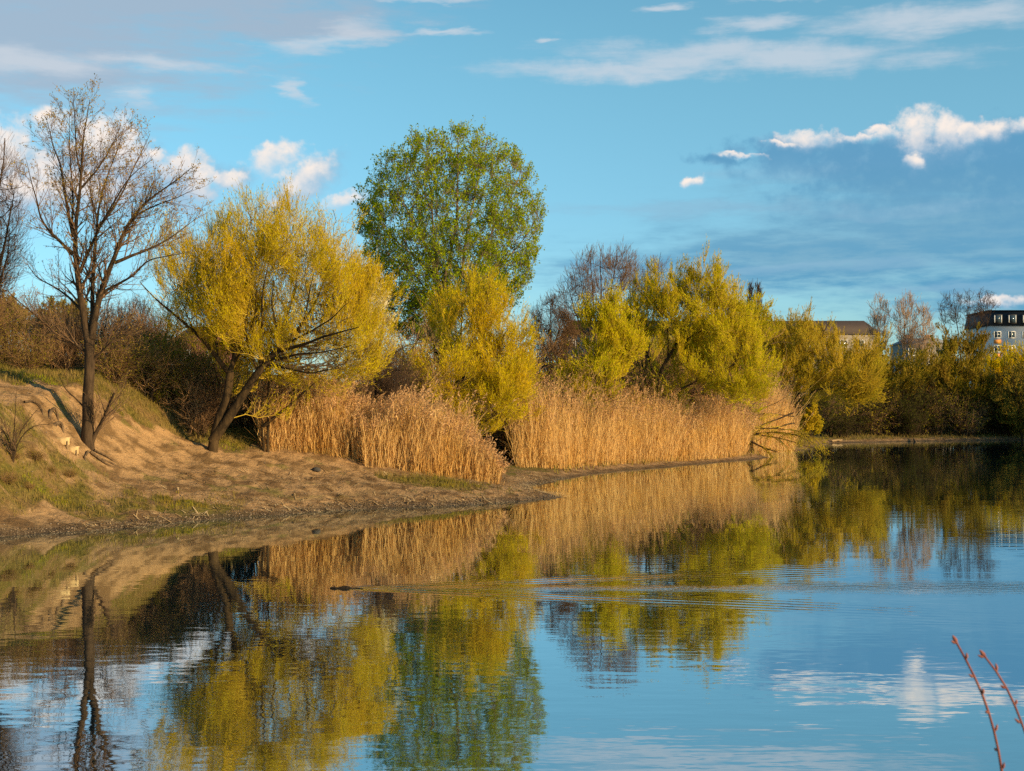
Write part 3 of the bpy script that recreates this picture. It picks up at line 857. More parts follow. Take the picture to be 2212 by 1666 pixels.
# --- the smaller willows along the shore
def willow(label, x, by, tops, d, ells, n1, n2, n3, seed, leafm='leaf_willow', per=8, size=((0.09, 0.17), (0.020, 0.036)), r0=0.13, shoot=(0.6, 1.5), up=0.9, name='willow_tree', twig='twig_willow', bark='bark_willow', extra=(), fork=0.3, group=None, along=0.7, ang=(10, 40), shell=0.4):
    rng = RNG(seed + 500)
    S = auto_fan(x, by, tops, d, r0, rng, fork=fork) + list(extra)
    return crown_tree(name, label, 'tree' if 'tree' in name else 'shrub', d, S, ells, n1, n2, n3, per, size, M[leafm], M[twig], M[bark], seed, shoot, up, ang, shell, along, group, clumps=max(8, n2 // 14), spread=0.3, inner=False)

willow('yellow-green willow behind the front reeds, before the round green tree', 985, 890, [(930, 720), (1000, 640), (1060, 620), (1110, 690), (1075, 780)], 68,
       [(1030, 680, 105, 85, 68, 2.3), (955, 790, 80, 85, 67, 2.0), (1075, 780, 65, 90, 68, 2.0), (1000, 640, 50, 45, 68, 1.5)], 60, 800, 8500, 41, 'leaf_willow', 8)
willow('small yellow willow with a slim upright stem behind the middle reeds', 1300, 860, [(1255, 720), (1290, 660), (1330, 640), (1360, 720)], 80,
       [(1305, 720, 78, 75, 80, 1.9), (1270, 800, 60, 55, 79, 1.6), (1345, 700, 45, 65, 80, 1.5), (1290, 655, 26, 30, 80, 1.0)], 50, 550, 5500, 43, 'leaf_willow_green', 9, ((0.10, 0.2), (0.03, 0.055)), 0.10)
dS = [(tr(c4, [(930, 1010), (935, 900), (1000, 800), (1060, 700), (1080, 640)]), 0.17, 0.08, -0.5),
      (tr(c4, [(930, 940), (900, 840), (870, 760), (850, 640)]), 0.10, 0.03, 0.5),
      (tr(c4, [(1075, 650), (1130, 560), (1200, 420), (1240, 300)]), 0.07, 0.02, 0.6),
      (tr(c4, [(1050, 720), (1200, 640), (1330, 540)]), 0.06, 0.02, -0.8),
      (tr(c4, [(1020, 1010), (1100, 970), (1200, 920), (1300, 880), (1400, 830)]), 0.08, 0.02, -1.0),
      (tr(c4, [(1000, 800), (1000, 650), (980, 500), (1000, 350)]), 0.05, 0.015, 1.0)]
crown_tree('willow_tree', 'broad bright willow with a curving dark trunk behind the middle reeds', 'tree', 87.0, dS,
           [(1500, 665, 95, 85, 87, 2.6), (1420, 655, 75, 70, 88, 2.4, 0.8), (1565, 690, 85, 75, 87, 2.6), (1520, 605, 60, 42, 87, 1.6), (1590, 790, 80, 55, 86, 2.2, 0.8), (1480, 800, 90, 40, 86, 2.0, 0.5)],
           110, 1400, 11500, 9, ((0.10, 0.2), (0.024, 0.045)), M['leaf_willow_green'], M['twig_willow'], M['bark_willow'], 47, (0.6, 1.6), 0.9, (8, 36), 0.4, 0.75, clumps=90, spread=0.24, inner=False)
willow('pale yellow-green willow just right of the broad bright willow', 1640, 850, [(1600, 700), (1640, 665), (1670, 700)], 128,
       [(1635, 725, 50, 60, 128, 2.6), (1610, 680, 35, 40, 128, 2.0), (1650, 780, 60, 40, 128, 2)], 40, 450, 4000, 49, 'leaf_willow_green', 9, ((0.13, 0.24), (0.04, 0.07)), 0.10)
eS = [(tr(c5, [(285, 1090), (300, 980), (320, 880), (310, 700), (320, 560), (350, 430)]), 0.16, 0.02, 0.0),
      (tr(c5, [(295, 1000), (400, 900), (500, 880), (620, 860), (720, 800)]), 0.12, 0.02, -1.5),
      (tr(c5, [(300, 960), (380, 840), (470, 740), (560, 620)]), 0.09, 0.02, 1.0),
      (tr(c5, [(310, 860), (250, 740), (200, 620), (190, 500)]), 0.08, 0.02, 1.5),
      (tr(c5, [(320, 800), (420, 650), (480, 540), (520, 470)]), 0.08, 0.02, -1.0)]
crown_tree('willow_tree', 'ochre willow leaning over the water beside the far reeds', 'tree', 126.0, eS,
           [(1745, 755, 92, 68, 126, 3.5), (1725, 710, 55, 35, 126, 2.5), (1810, 775, 78, 52, 126, 3.2), (1850, 800, 55, 38, 125, 2.5, 0.8), (1700, 785, 48, 62, 126, 3.0, 0.8)],
           90, 1100, 9000, 8, ((0.14, 0.26), (0.03, 0.055)), M['leaf_willow_ochre'], M['twig_willow'], M['bark_willow'], 53, (0.8, 2.0), 0.8, (8, 38), 0.4, 0.75, clumps=90, spread=0.24, inner=False)
willow('olive willow with a dark trunk above the dark far bank', 2070, 935, [(2020, 780), (2060, 735), (2095, 735), (2125, 760)], 162,
       [(2068, 775, 58, 48, 162, 4.0), (2030, 820, 50, 45, 161, 3.5, 0.8), (2100, 820, 42, 50, 161, 3.5), (2110, 748, 22, 24, 162, 2.0)], 60, 600, 4600, 57, 'leaf_olive_shade', 9, ((0.2, 0.36), (0.06, 0.10)), 0.2, (0.8, 1.9))
willow('yellow willow at the right edge of the picture below the white building', 2185, 900, [(2150, 780), (2190, 755), (2225, 765)], 172,
       [(2190, 785, 48, 46, 172, 4.0), (2235, 785, 45, 46, 172, 4.0), (2152, 815, 34, 32, 171, 3.0)], 45, 450, 3800, 59, 'leaf_willow', 9, ((0.2, 0.36), (0.06, 0.10)), 0.2, (0.8, 1.9))
willow('yellow willow among the bare pink-stemmed trees on the far bank', 1920, 900, [(1890, 800), (1930, 780), (1970, 800)], 158,
       [(1925, 810, 75, 42, 158, 4.0), (1975, 800, 45, 38, 158, 3.2), (1870, 812, 45, 42, 157, 3.2)], 45, 450, 3600, 61, 'leaf_olive_shade', 9, ((0.2, 0.36), (0.06, 0.10)), 0.2, (0.8, 1.8))
willow('small white-blossomed tree showing behind the right side of the golden willow', 800, 860, [(780, 680), (800, 640), (830, 690)], 74,
       [(800, 670, 38, 58, 74, 1.8)], 25, 260, 1500, 63, 'blossom', 7, ((0.07, 0.13), (0.07, 0.12)), 0.09, (0.3, 0.7), 0.5, 'blossom_tree', 'twig_brown', 'bark_grey', along=0.2, ang=(20, 60))
willow('dull yellow bush among the brown thicket left of the golden willow', 350, 960, [(310, 780), (350, 740), (390, 800)], 53,
       [(350, 830, 75, 85, 53, 2.2), (310, 860, 60, 60, 53, 1.8)], 40, 450, 3800, 67, 'leaf_shrub', 6, ((0.06, 0.12), (0.02, 0.04)), 0.05, (0.4, 1.0), 0.5, 'leafy_shrub', 'twig_thicket', 'bark')
willow('small bright yellow bush at the water just right of the far reeds', 1752, 948, [(1740, 900), (1760, 895), (1768, 915)], 122,
       [(1752, 915, 24, 24, 122, 1.2)], 20, 150, 900, 69, 'leaf_willow_ochre', 8, ((0.13, 0.24), (0.08, 0.13)), 0.05, (0.3, 0.6), 0.4, 'leafy_shrub', 'twig_willow', 'bark_willow', along=0.4)

# --- bare trees
def bare(label, x, by, tops, d, ells, n1, n2, n3, nsub, seed, twig='twig_brown', bark='bark', r0=0.12, buds=None, shoot=(0.5, 1.3), up=0.7, fork=0.35, name='bare_tree', group=None, ang=(15, 45), S=None, dd=1.5):
    rng = RNG(seed + 900)
    if S is None:
        S = auto_fan(x, by, tops, d, r0, rng, fork=fork, dd=dd)
    return crown_tree(name, label, 'tree' if 'tree' in name else 'shrub', d, S, ells, n1, n2, n3, 2 if buds else 0, ((0.05, 0.1), (0.03, 0.06)), M[buds] if buds else None, M[twig], M[bark], seed, shoot, up, ang, 0.45, 0.5, group, r2=0.015, n_sub=nsub)

bare('bare brown tree cut by the left edge of the picture', -60, 900, [(-60, 260), (-20, 270), (10, 300), (30, 420), (-110, 300), (20, 520)], 46,
     [(-60, 430, 115, 190, 46, 3.0), (0, 520, 48, 90, 46, 2.0)], 90, 700, 3000, 5000, 71, 'twig_brown', 'bark', 0.15)
bare('tallest bare grey-brown tree standing behind the small yellow willow', 1290, 850, [(1250, 580), (1275, 530), (1300, 530), (1335, 530), (1225, 610)], 84,
     [(1285, 600, 60, 82, 84, 2.2), (1345, 570, 35, 50, 84, 1.6), (1230, 650, 40, 60, 84, 1.6)], 60, 450, 2200, 3200, 73, 'twig_brown', 'bark', 0.12)
bare('leaning bare treetop above the broad bright willow', 1395, 850, [(1360, 620), (1400, 570), (1425, 545)], 93,
     [(1395, 600, 34, 45, 93, 1.5), (1420, 562, 12, 18, 93, 0.8)], 22, 120, 600, 800, 75, 'twig_brown', 'bark', 0.10, fork=0.2)
bare('low bare grey tree right of the round green tree', 1185, 860, [(1160, 660), (1190, 640), (1215, 660)], 88,
     [(1190, 700, 48, 70, 88, 2.0)], 40, 300, 1600, 2200, 77, 'twig_brown', 'bark', 0.10)
bare('small dark bare tree between the golden willow and the yellow-green willow', 815, 880, [(800, 780), (850, 740), (880, 760)], 60,
     [(850, 790, 48, 55, 60, 1.5)], 30, 200, 900, 1200, 79, 'twig_dark', 'bark', 0.09,
     S=[([(806, 880), (815, 800), (822, 735), (828, 690)], 0.11, 0.03, 0.0), ([(815, 800), (840, 770), (880, 745), (910, 740)], 0.05, 0.01, 0.8), ([(812, 830), (850, 800), (890, 800)], 0.04, 0.01, -0.6)])
bare('bare bushy tree behind the trunk of the slope tree', 280, 850, [(255, 680), (280, 650), (310, 660), (330, 690)], 62,
     [(290, 700, 58, 65, 62, 2.0)], 45, 350, 1800, 2600, 81, 'twig_dark', 'bark', 0.09)
for i, (x, top, d, lab) in enumerate([(1900, 630, 178, 'slender bare pink-stemmed tree, leftmost of the pale row on the far bank'), (1955, 622, 176, 'slender bare pink-stemmed tree in the middle of the pale row on the far bank'),
                                      (1995, 650, 175, 'shorter bare pale tree, rightmost of the pink-stemmed row')]):
    bare(lab, x, 880, [(x - 14, top + 30), (x, top), (x + 14, top + 20), (x - 4, top + 8)], d, [(x, top + 62, 26, 62, d, 2.2)], 30, 180, 800, 900, 83 + i, 'twig_birch', 'twig_birch', 0.14, None, (0.8, 1.8), 0.9, 0.5, group='slender pale bare trees on the far bank')
bare('wide bare dark tree left of the slate-roofed white building', 2085, 900, [(2030, 660), (2060, 640), (2095, 628), (2130, 630), (2145, 655)], 190,
     [(2085, 660, 62, 42, 190, 3.5), (2125, 650, 34, 30, 190, 2.5)], 45, 220, 900, 900, 91, 'twig_dark', 'bark', 0.20, None, (0.8, 1.8), 0.7, 0.55)
for i, (x, top, d, lab) in enumerate([(1622, 608, 240, 'shorter left one of two far columnar poplars above the willows'), (1637, 600, 240, 'taller right one of two far columnar poplars above the willows')]):
    bare(lab, x, 880, [(x - 4, top + 14), (x, top), (x + 4, top + 10)], d, [(x, top + 55, 8, 55, d, 0.7)], 30, 200, 900, 900, 95 + i, 'twig_dark', 'bark', 0.16, None, (0.8, 1.8), 1.6, 0.3, 'poplar_tree', 'far columnar poplars', (5, 22))

# hazy spring trees on the skyline at the left
for i, (x, y, rx, ry, d, lab) in enumerate([(135, 690, 42, 32, 110, 'pale green round treetop on the skyline left of the slope tree'), (22, 700, 40, 38, 95, 'olive treetop on the skyline at the left edge')]):
    willow(lab, x, 820, [(x - 15, y), (x, y - 15), (x + 15, y)], d, [(x, y, rx, ry, d, 2.5)], 30, 220, 1600, 101 + i, 'leaf_shrub', 7, ((0.12, 0.2), (0.08, 0.13)), 0.12, (0.4, 0.9), 0.5, 'leafy_tree', 'twig_brown', 'bark')

# --- more spring trees filling the belt behind the shore
for i, (lab, x, by, top, d, ells, lm) in enumerate([
        ('hazy olive tree low behind the small yellow willow, before the long roofed block', 1370, 850, 720, 120, [(1370, 775, 60, 50, 120, 3), (1420, 770, 50, 50, 122, 3)], 'leaf_willow_green'),
        ('ochre tree low behind the broad bright willow, before the long roofed block', 1470, 850, 735, 125, [(1470, 790, 60, 48, 125, 3), (1540, 780, 60, 55, 126, 3)], 'leaf_willow_ochre'),
        ('hazy ochre tree between the pale yellow-green willow and the leaning ochre willow', 1680, 850, 715, 140, [(1680, 750, 45, 42, 140, 3), (1650, 800, 60, 50, 140, 3)], 'leaf_willow_ochre'),
        ('wide ochre bushy tree on the far bank right of the leaning ochre willow', 1850, 880, 765, 160, [(1850, 800, 70, 45, 160, 4), (1790, 825, 70, 45, 158, 4), (1900, 825, 50, 40, 158, 3)], 'leaf_olive_shade'),
        ('dull green bushy tree at the far bank between the yellow willow and the olive willow', 2000, 880, 785, 166, [(2000, 815, 55, 40, 166, 4)], 'leaf_shrub'),
        ('dark green dense tree leaning in at the right picture edge over the far bank', 2205, 930, 780, 156, [(2205, 840, 60, 60, 156, 4), (2240, 860, 60, 60, 156, 4)], 'leaf_dark_shade')]):
    willow(lab, x, by, [(x - 20, top + 20), (x, top), (x + 25, top + 15)], d, ells, 45, 420, 3200, 121 + i, lm, 8, ((0.16, 0.3), (0.04, 0.075)), 0.14, (0.7, 1.7))

# --- thickets: three shrubs grown once, each copy a shrub of its own
def shrub_proto(name, seed, h, w, stems, twig, leafm=None, per=0, size=((0.06, 0.12), (0.025, 0.05))):
    rng = RNG(seed)
    a = rng.uniform(0, 2 * math.pi, stems); rr = w * np.sqrt(rng.random(stems)); hh = h * rng.uniform(0.55, 1.0, stems) * (1 - 0.35 * (rr / w) ** 2)
    tip = np.stack([np.cos(a) * rr, np.sin(a) * rr, hh], 1)
    k = 8; s = np.linspace(0, 1, k)[None, :, None]
    p0 = np.stack([np.cos(a) * rr * 0.25, np.sin(a) * rr * 0.25, np.full(stems, -0.15)], 1)
    p1 = p0 + np.stack([np.cos(a) * rr * 0.1, np.sin(a) * rr * 0.1, hh * 0.75], 1)
    P = (1 - s) ** 2 * p0[:, None] + 2 * (1 - s) * s * p1[:, None] + s ** 2 * tip[:, None] + rng.normal(0, 0.05 * h / 4, (stems, k, 3))
    R = np.linspace(0.022, 0.006, k)[None].repeat(stems, 0) * rng.uniform(0.6, 1.4, (stems, 1))
    s1 = spawn(P, R, stems * 9, rng, (0.5, 1.5), (25, 75), 5, 0.15, 0.1, 0.004, 0.18)
    s2 = spawn(*s1, stems * 26, rng, (0.2, 0.7), (25, 75), 4, 0.1, 0.1, 0.003, 0.2)
    root = empty(name, (0, 0, 0))
    mb = MB(); mb.tubes(P, R, 5); mb.build('stems', M['bark'], root, True)
    mb = MB(); mb.tubes(*s1, 4); mb.tubes(*s2, 3); mb.build('branches', M[twig], root, True)
    if leafm:
        V, F = leaves(s2[0], per, rng, size[0], size[1], 0.2, 0.4)
        mesh('crown', V, [F], M[leafm], root)
    return root

USED = set()
def plant(proto, x, y, rz, sc, label, group, cat='shrub', zs=1.0):
    first = proto.name not in USED
    if first:
        USED.add(proto.name); r = proto
    else:
        r = proto.copy(); COL.objects.link(r)
        for ch in proto.children:
            c = ch.copy(); COL.objects.link(c); c.parent = r
    r.location = (x, y, ground_z(x, y) - 0.1); r.rotation_euler = (0, 0, rz); r.scale = (sc, sc, sc * zs)
    tag(r, label, cat, group)
    return r

brush_a = shrub_proto('bare_shrub', 201, 3.6, 2.0, 46, 'twig_thicket')
brush_b = shrub_proto('bare_shrub', 202, 3.0, 2.2, 50, 'twig_thicket', 'leaf_shrub', 2)
brush_c = shrub_proto('dark_shrub', 203, 4.2, 2.6, 50, 'twig_dark', 'leaf_dark_shade', 3, ((0.10, 0.2), (0.05, 0.1)))
brush_d = shrub_proto('bare_shrub', 204, 3.9, 2.6, 46, 'twig_thicket', 'leaf_shrub', 1, ((0.10, 0.18), (0.05, 0.09)))
rng = RNG(300)
# left slope thicket: (picture column, distance, scale)
for i, (x, d, sc) in enumerate([(-60, 50, 1.1), (20, 51, 0.95), (80, 54, 1.0), (60, 48.5, 0.6), (130, 50, 0.9), (160, 57, 1.15), (215, 52, 1.0), (250, 49, 0.8), (270, 57, 1.15), (310, 50.5, 0.95), (345, 58, 1.2), (385, 52.5, 1.1), (425, 50.5, 0.85), (440, 57, 1.2), (490, 54, 1.1), (540, 53.5, 0.95), (-10, 60, 1.2), (110, 63, 1.2), (220, 65, 1.3), (330, 66, 1.3), (600, 57, 1.0), (-110, 55, 1.2)]):
    X = (x - CX) / FPX * d
    plant((brush_a, brush_b)[i % 2 if i % 5 else 0], X, d, rng.uniform(0, 6.28), sc * rng.uniform(0.66, 0.98), 'tangled bare brown shrub in the thicket on the left slope behind the bare tree', 'tangled brown shrubs on the left slope')
for i, (x, d, sc) in enumerate([(820, 63, 0.9), (860, 66, 1.0), (900, 72, 1.1), (1110, 74, 0.95), (1150, 80, 1.2), (1195, 78, 1.1), (1230, 86, 1.35), (1170, 90, 1.5), (1290, 90, 1.4), (1360, 90, 1.3), (1400, 96, 1.5), (1460, 98, 1.5), (1540, 99, 1.6), (1590, 112, 1.3), (1106, 77, 0.8), (1090, 79, 0.9), (760, 60, 1.0), (700, 58, 0.9), (1100, 84, 1.3), (1030, 82, 1.2), (960, 80, 1.2), (1330, 84, 0.9)]):
    X = (x - CX) / FPX * d
    plant((brush_a, brush_b)[i % 2], X, d, rng.uniform(0, 6.28), sc * (1.75 if d > 62 else 1.1), 'bare brown shrub in the undergrowth between the willows behind the reeds', 'brown undergrowth behind the reeds')
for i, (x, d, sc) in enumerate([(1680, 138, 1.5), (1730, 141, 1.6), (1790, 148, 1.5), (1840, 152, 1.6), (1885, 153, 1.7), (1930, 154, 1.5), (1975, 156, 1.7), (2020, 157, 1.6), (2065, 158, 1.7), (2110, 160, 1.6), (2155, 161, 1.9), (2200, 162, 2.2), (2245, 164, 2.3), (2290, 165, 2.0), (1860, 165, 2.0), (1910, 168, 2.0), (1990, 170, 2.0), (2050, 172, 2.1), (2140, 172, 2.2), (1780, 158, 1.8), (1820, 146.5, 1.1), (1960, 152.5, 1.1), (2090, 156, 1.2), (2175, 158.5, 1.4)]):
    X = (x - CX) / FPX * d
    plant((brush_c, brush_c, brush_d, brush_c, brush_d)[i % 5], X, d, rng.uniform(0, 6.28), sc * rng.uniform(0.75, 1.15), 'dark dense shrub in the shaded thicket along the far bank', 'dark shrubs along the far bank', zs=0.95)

for i, (x, y, sc) in enumerate([(78, 148, 3.0), (79, 138, 3.4), (80, 127, 3.3), (79, 117, 3.0), (83, 105, 3.3), (86, 94, 3.0), (86, 158, 3.2)]):  # out of view, planted so their shadow falls on the far bank
    plant(brush_c, x, y, rng.uniform(0, 6.28), sc, 'unseen tall dark bush on the right bank that shades the far shore', 'tall bushes on the right bank')

tuft = shrub_proto('grassy_shrub', 205, 1.5, 1.6, 60, 'twig_thicket', 'leaf_shrub', 3, ((0.05, 0.10), (0.015, 0.03)))
for i, (x, y, sc, lab) in enumerate([(30, 985, 0.8, 'scrubby tuft highest on the left mound below the twiggy shrub'), (75, 990, 0.9, 'scrubby tuft in the middle of the left mound'), (110, 1015, 0.8, 'scrubby tuft near the sandy foot of the left mound'), (150, 1030, 0.8, 'scrubby tuft nearest the beach at the right foot of the left mound'),
                             (15, 1040, 0.9, 'scrubby tuft low on the left mound at the picture edge'), (60, 1050, 0.7, 'scrubby tuft at the eroded lower edge of the left mound')]):
    p = None
    for k in range(300):
        q = at(x, y, 34.5 + k * 0.05)
        if ground_z(q[0], q[1]) >= q[2]:
            p = q; break
    if p is not None:
        plant(tuft, p[0], p[1], i * 1.3, sc * (0.17, 0.24, 0.15, 0.2, 0.26, 0.18)[i], lab, 'scrubby tufts on the left mound')

# the young thin-stemmed tree with one low leaning bough at the edge of the reeds
yS = [(tr(c2, [(1622, 1090), (1605, 900), (1600, 740), (1630, 600), (1650, 480)]), 0.055, 0.02, 0.0),
      (tr(c2, [(1640, 1080), (1640, 850), (1645, 600), (1660, 500)]), 0.06, 0.03, 0.4),
      (tr(c2, [(1612, 895), (1750, 790), (1900, 650), (1990, 590)]), 0.07, 0.015, -0.4),
      (tr(c2, [(1600, 720), (1680, 700), (1740, 690)]), 0.025, 0.01, -0.2)]
crown_tree('young_willow_tree', 'thin-stemmed young tree with a low slanting bough at the left end of the front reeds', 'tree', 50.5, yS, [(600, 785, 45, 50, 50.5, 1.2)], 16, 90, 500, 5, ((0.06, 0.12), (0.016, 0.03)), M['leaf_willow'], M['twig_willow'], M['bark_willow'], 311, (0.3, 0.8), 0.5, (15, 45), 0.4, 0.7)

# --- reed beds
def reed_bed(label, poly, d_rng, hts, count, seed, lean=(0.0, 0.0), plumes=0.34, wid=(0.010, 0.022), dense_front=1.0):
    """poly: list of (x column, front distance, back distance, height) along the bed"""
    rng = RNG(seed)
    pl = np.array(poly, float)
    xs = rng.uniform(pl[0, 0], pl[-1, 0], count)
    f0 = np.interp(xs, pl[:, 0], pl[:, 1]); f1 = np.interp(xs, pl[:, 0], pl[:, 2]); H = np.interp(xs, pl[:, 0], pl[:, 3])
    d = f0 + (f1 - f0) * rng.random(count) ** dense_front
    d = d + 0.5 * fbm(xs * 0.03, d * 0.5, 3)
    X = (xs - CX) / FPX * d
    z, s = land(X, d)
    ok = s > -0.35
    X, d, z, H, xs = X[ok], d[ok], z[ok], H[ok], xs[ok]
    n = len(X)
    clump = 1 + 1.05 * fbm(X * 0.55, d * 0.55, 2) + 0.6 * fbm(X * 1.7, d * 1.7, 2)
    kind_ = rng.random(n)
    h = H * clump * np.where(kind_ < 0.22, rng.uniform(0.14, 0.42, n), np.where(kind_ < 0.66, rng.uniform(0.45, 0.88, n), rng.uniform(0.80, 1.15, n)))
    k = 6; t = np.linspace(0, 1, k)
    lx = 0.5 * fbm(X * 0.8 + 40, d * 0.8, 2)
    la = np.stack([rng.normal(lean[0], 0.11, n) + lx, rng.normal(lean[1], 0.11, n)], 1) * h[:, None] * np.where(kind_ < 0.22, 3.0, np.where(kind_ > 0.97, 2.6, 1.0))[:, None]
    edge = np.clip((xs - pl[0, 0]) / (pl[-1, 0] - pl[0, 0]), 0, 1)
    la[:, 0] += h * (0.22 * np.clip((edge - 0.88) / 0.12, 0, 1) - 0.12 * np.clip((0.08 - edge) / 0.08, 0, 1))
    kink = rng.normal(0, 0.02, (n, k, 2)) * h[:, None, None]; kink[:, 0] = 0
    P = np.stack([X[:, None] + la[:, :1] * t ** 1.7 + kink[:, :, 0], d[:, None] + la[:, 1:] * t ** 1.7 + kink[:, :, 1], z[:, None] - 0.05 + h[:, None] * t * (1 - 0.03 * t)], -1)
    base = np.array((X.mean(), d.min(), float(z.min())))
    root = empty('reed_bed', base); tag(root, label, 'reeds', 'dry reed beds along the shore')
    P = P - base
    a = rng.uniform(0, math.pi, n); sd = np.stack([np.cos(a), np.sin(a), np.zeros(n)], 1)
    w = rng.uniform(*wid, n)[:, None] * np.linspace(1, 0.5, k)[None]
    Va = P + sd[:, None] * w[..., None] / 2; Vb = P - sd[:, None] * w[..., None] / 2
    V = np.stack([Va, Vb], 2).reshape(-1, 3)
    ix = np.arange(n * k * 2).reshape(n, k, 2)
    F = np.stack([ix[:, :-1, 0], ix[:, :-1, 1], ix[:, 1:, 1], ix[:, 1:, 0]], -1).reshape(-1, 4)
    mb = MB(); mb.add(V, [F])
    # dry leaf blades
    c = n * 3
    j = rng.integers(0, n, c); tt = rng.uniform(0.05, 0.85, c) * (k - 1); i0 = tt.astype(int); f = (tt - i0)[:, None]
    p = P[j, i0] * (1 - f) + P[j, np.minimum(i0 + 1, k - 1)] * f
    b = rng.uniform(0, 2 * math.pi, c); out_ = np.stack([np.cos(b), np.sin(b), np.zeros(c)], 1)
    l = rng.uniform(0.25, 0.6, c)[:, None]
    p1 = p + out_ * l * 0.16 + UP * l * 0.6; p2 = p + out_ * l * rng.uniform(0.25, 0.7, (c, 1)) + UP * l * rng.uniform(0.5, 1.05, (c, 1))
    sd2 = np.stack([-out_[:, 1], out_[:, 0], np.zeros(c)], 1) * rng.uniform(0.006, 0.016, (c, 1))
    V = np.stack([p - sd2, p + sd2, p1 + sd2, p1 - sd2, p2], 1).reshape(-1, 3)
    ix = np.arange(c * 5).reshape(c, 5)
    mb.add(V, [ix[:, [0, 1, 2, 3]]]); mb.add(np.zeros((0, 3)), [])
    mb.f.append(ix[:, [3, 2, 4]] + (mb.n - c * 5))
    # broken stalks lying at the foot
    c = n // 8
    j = rng.integers(0, n, c); p = P[j, 0] + np.stack([rng.normal(0, .2, c), rng.normal(-0.1, .3, c), np.full(c, 0.06)], 1)
    b = rng.uniform(0, 2 * math.pi, c); dr = np.stack([np.cos(b), np.sin(b), rng.uniform(0.05, 0.7, c)], 1) * rng.uniform(0.3, 0.9, (c, 1))
    sd3 = unit(np.cross(dr, UP[None])) * 0.009
    V = np.stack([p - sd3, p + sd3, p + dr + sd3, p + dr - sd3], 1).reshape(-1, 3)
    mb.add(V, [np.arange(c * 4).reshape(c, 4)])
    mb.build('stalks', M['reed'], root)
    # plumes
    sel = np.where((rng.random(n) < plumes) & (h > 0.7 * H))[0]
    q = len(sel); per = 9
    tip = P[sel, -1]; td = unit(P[sel, -1] - P[sel, -2] + np.stack([rng.normal(0.12, 0.15, q), rng.normal(0, .15, q), np.zeros(q)], 1) * 0.6)
    pj = np.repeat(np.arange(q), per); s_ = np.tile(np.linspace(0, 1, per), q)[:, None]
    ln = rng.uniform(0.20, 0.42, q)[pj][:, None]
    p = tip[pj] + td[pj] * ln * (s_ - 0.15)
    fd = unit(td[pj] * 1.0 + rng.normal(0, 0.55, (q * per, 3)) - UP * 0.3) * ln * (0.50 - 0.26 * s_)
    sd4 = unit(np.cross(fd, rng.normal(0, 1, (q * per, 3)))) * rng.uniform(0.014, 0.030, (q * per, 1))
    V = np.stack([p, p + fd * 0.5 + sd4, p + fd, p + fd * 0.5 - sd4], 1).reshape(-1, 3)
    mesh('plumes', V, [np.arange(q * per * 4).reshape(-1, 4)], M['plume'], root)
    return root

reed_bed('left half of the front reed bed, beside the young tree and shorter toward the left', [(565, 50.5, 53.5, 1.35), (620, 51, 55, 2.05), (690, 51.5, 56, 2.25), (745, 51.5, 56, 1.8), (800, 51.5, 56, 1.35)], 0, 0, 6200, 401)
reed_bed('right half of the front reed bed, plumed and ending in a leaning golden tip', [(785, 51.0, 56, 1.5), (835, 51.5, 57, 2.2), (920, 52, 57.5, 2.35), (985, 52.8, 57.5, 2.15), (1035, 53.3, 56.5, 1.5), (1075, 53.8, 55.2, 0.8)], 0, 0, 8000, 402, (0.03, 0))
reed_bed('tall dense reed bed at the water in the middle of the picture', [(1116, 68, 76, 2.4), (1140, 68.5, 77, 3.1), (1200, 69.5, 78, 3.3), (1300, 75, 83, 3.4), (1400, 80, 87, 3.4), (1460, 83.5, 89, 2.7)], 0, 0, 9500, 403, (0, 0), 0.5, (0.013, 0.026))
reed_bed('shorter reed bed with a clean right edge, right of the tall dense reeds', [(1461, 83.5, 89, 1.8), (1505, 85.5, 92, 2.8), (1560, 89.5, 96, 3.0), (1600, 92.5, 98, 2.8), (1612, 94.5, 98, 2.3)], 0, 0, 5200, 404, (0, 0), 0.5, (0.013, 0.028))
reed_bed('farthest reed bed, narrow and tall, behind the fallen boughs', [(1630, 101, 107, 3.8), (1650, 102.5, 109, 5.0), (1690, 105.5, 113, 5.0), (1714, 108, 113, 3.4)], 0, 0, 4200, 405, (0, 0), 0.5, (0.018, 0.034))

# fallen willow boughs lying from the bank into the water
fb = [(tr(c5, [(-10, 1200), (60, 1120), (150, 1085), (290, 1030)][::-1]), 0.07, 0.02, -1.0), (tr(c5, [(300, 1050), (150, 1030), (60, 1040), (5, 1070)]), 0.05, 0.02, -2.0),
      (tr(c5, [(300, 1090), (150, 1125), (50, 1115), (0, 1130)]), 0.06, 0.02, -2.5), (tr(c5, [(30, 1190), (120, 1240), (200, 1262)]), 0.08, 0.03, -1.0),
      (tr(c5, [(20, 1155), (200, 1140), (330, 1165), (420, 1215)]), 0.06, 0.015, -2.0), (tr(c5, [(40, 1150), (260, 1190), (400, 1240), (500, 1250)]), 0.05, 0.015, -2.0), (tr(c5, [(100, 1120), (300, 1130), (460, 1190), (510, 1230)]), 0.05, 0.012, -1.0)]
rngf = RNG(501)
T = traced(fb, 98.5, rngf)
P = np.stack([p for p, _ in T]); R = np.stack([r for _, r in T])
s1 = spawn(P, R, 110, rngf, (0.8, 2.2), (8, 32), 5, -0.25, 0.25, 0.008, 0.10)
s2 = spawn(*s1, 380, rngf, (0.4, 1.1), (15, 50), 4, -0.1, 0.1, 0.007, 0.12)
base = np.array((P[..., 0].mean(), P[..., 1].mean(), 0.0))
root = empty('fallen_bough', base); tag(root, 'fallen dead boughs fanning into the water in front of the farthest reeds', 'fallen branches')
mb = MB(); mb.tubes(P - base, R, 6); mb.build('limbs', M['bark'], root, True)
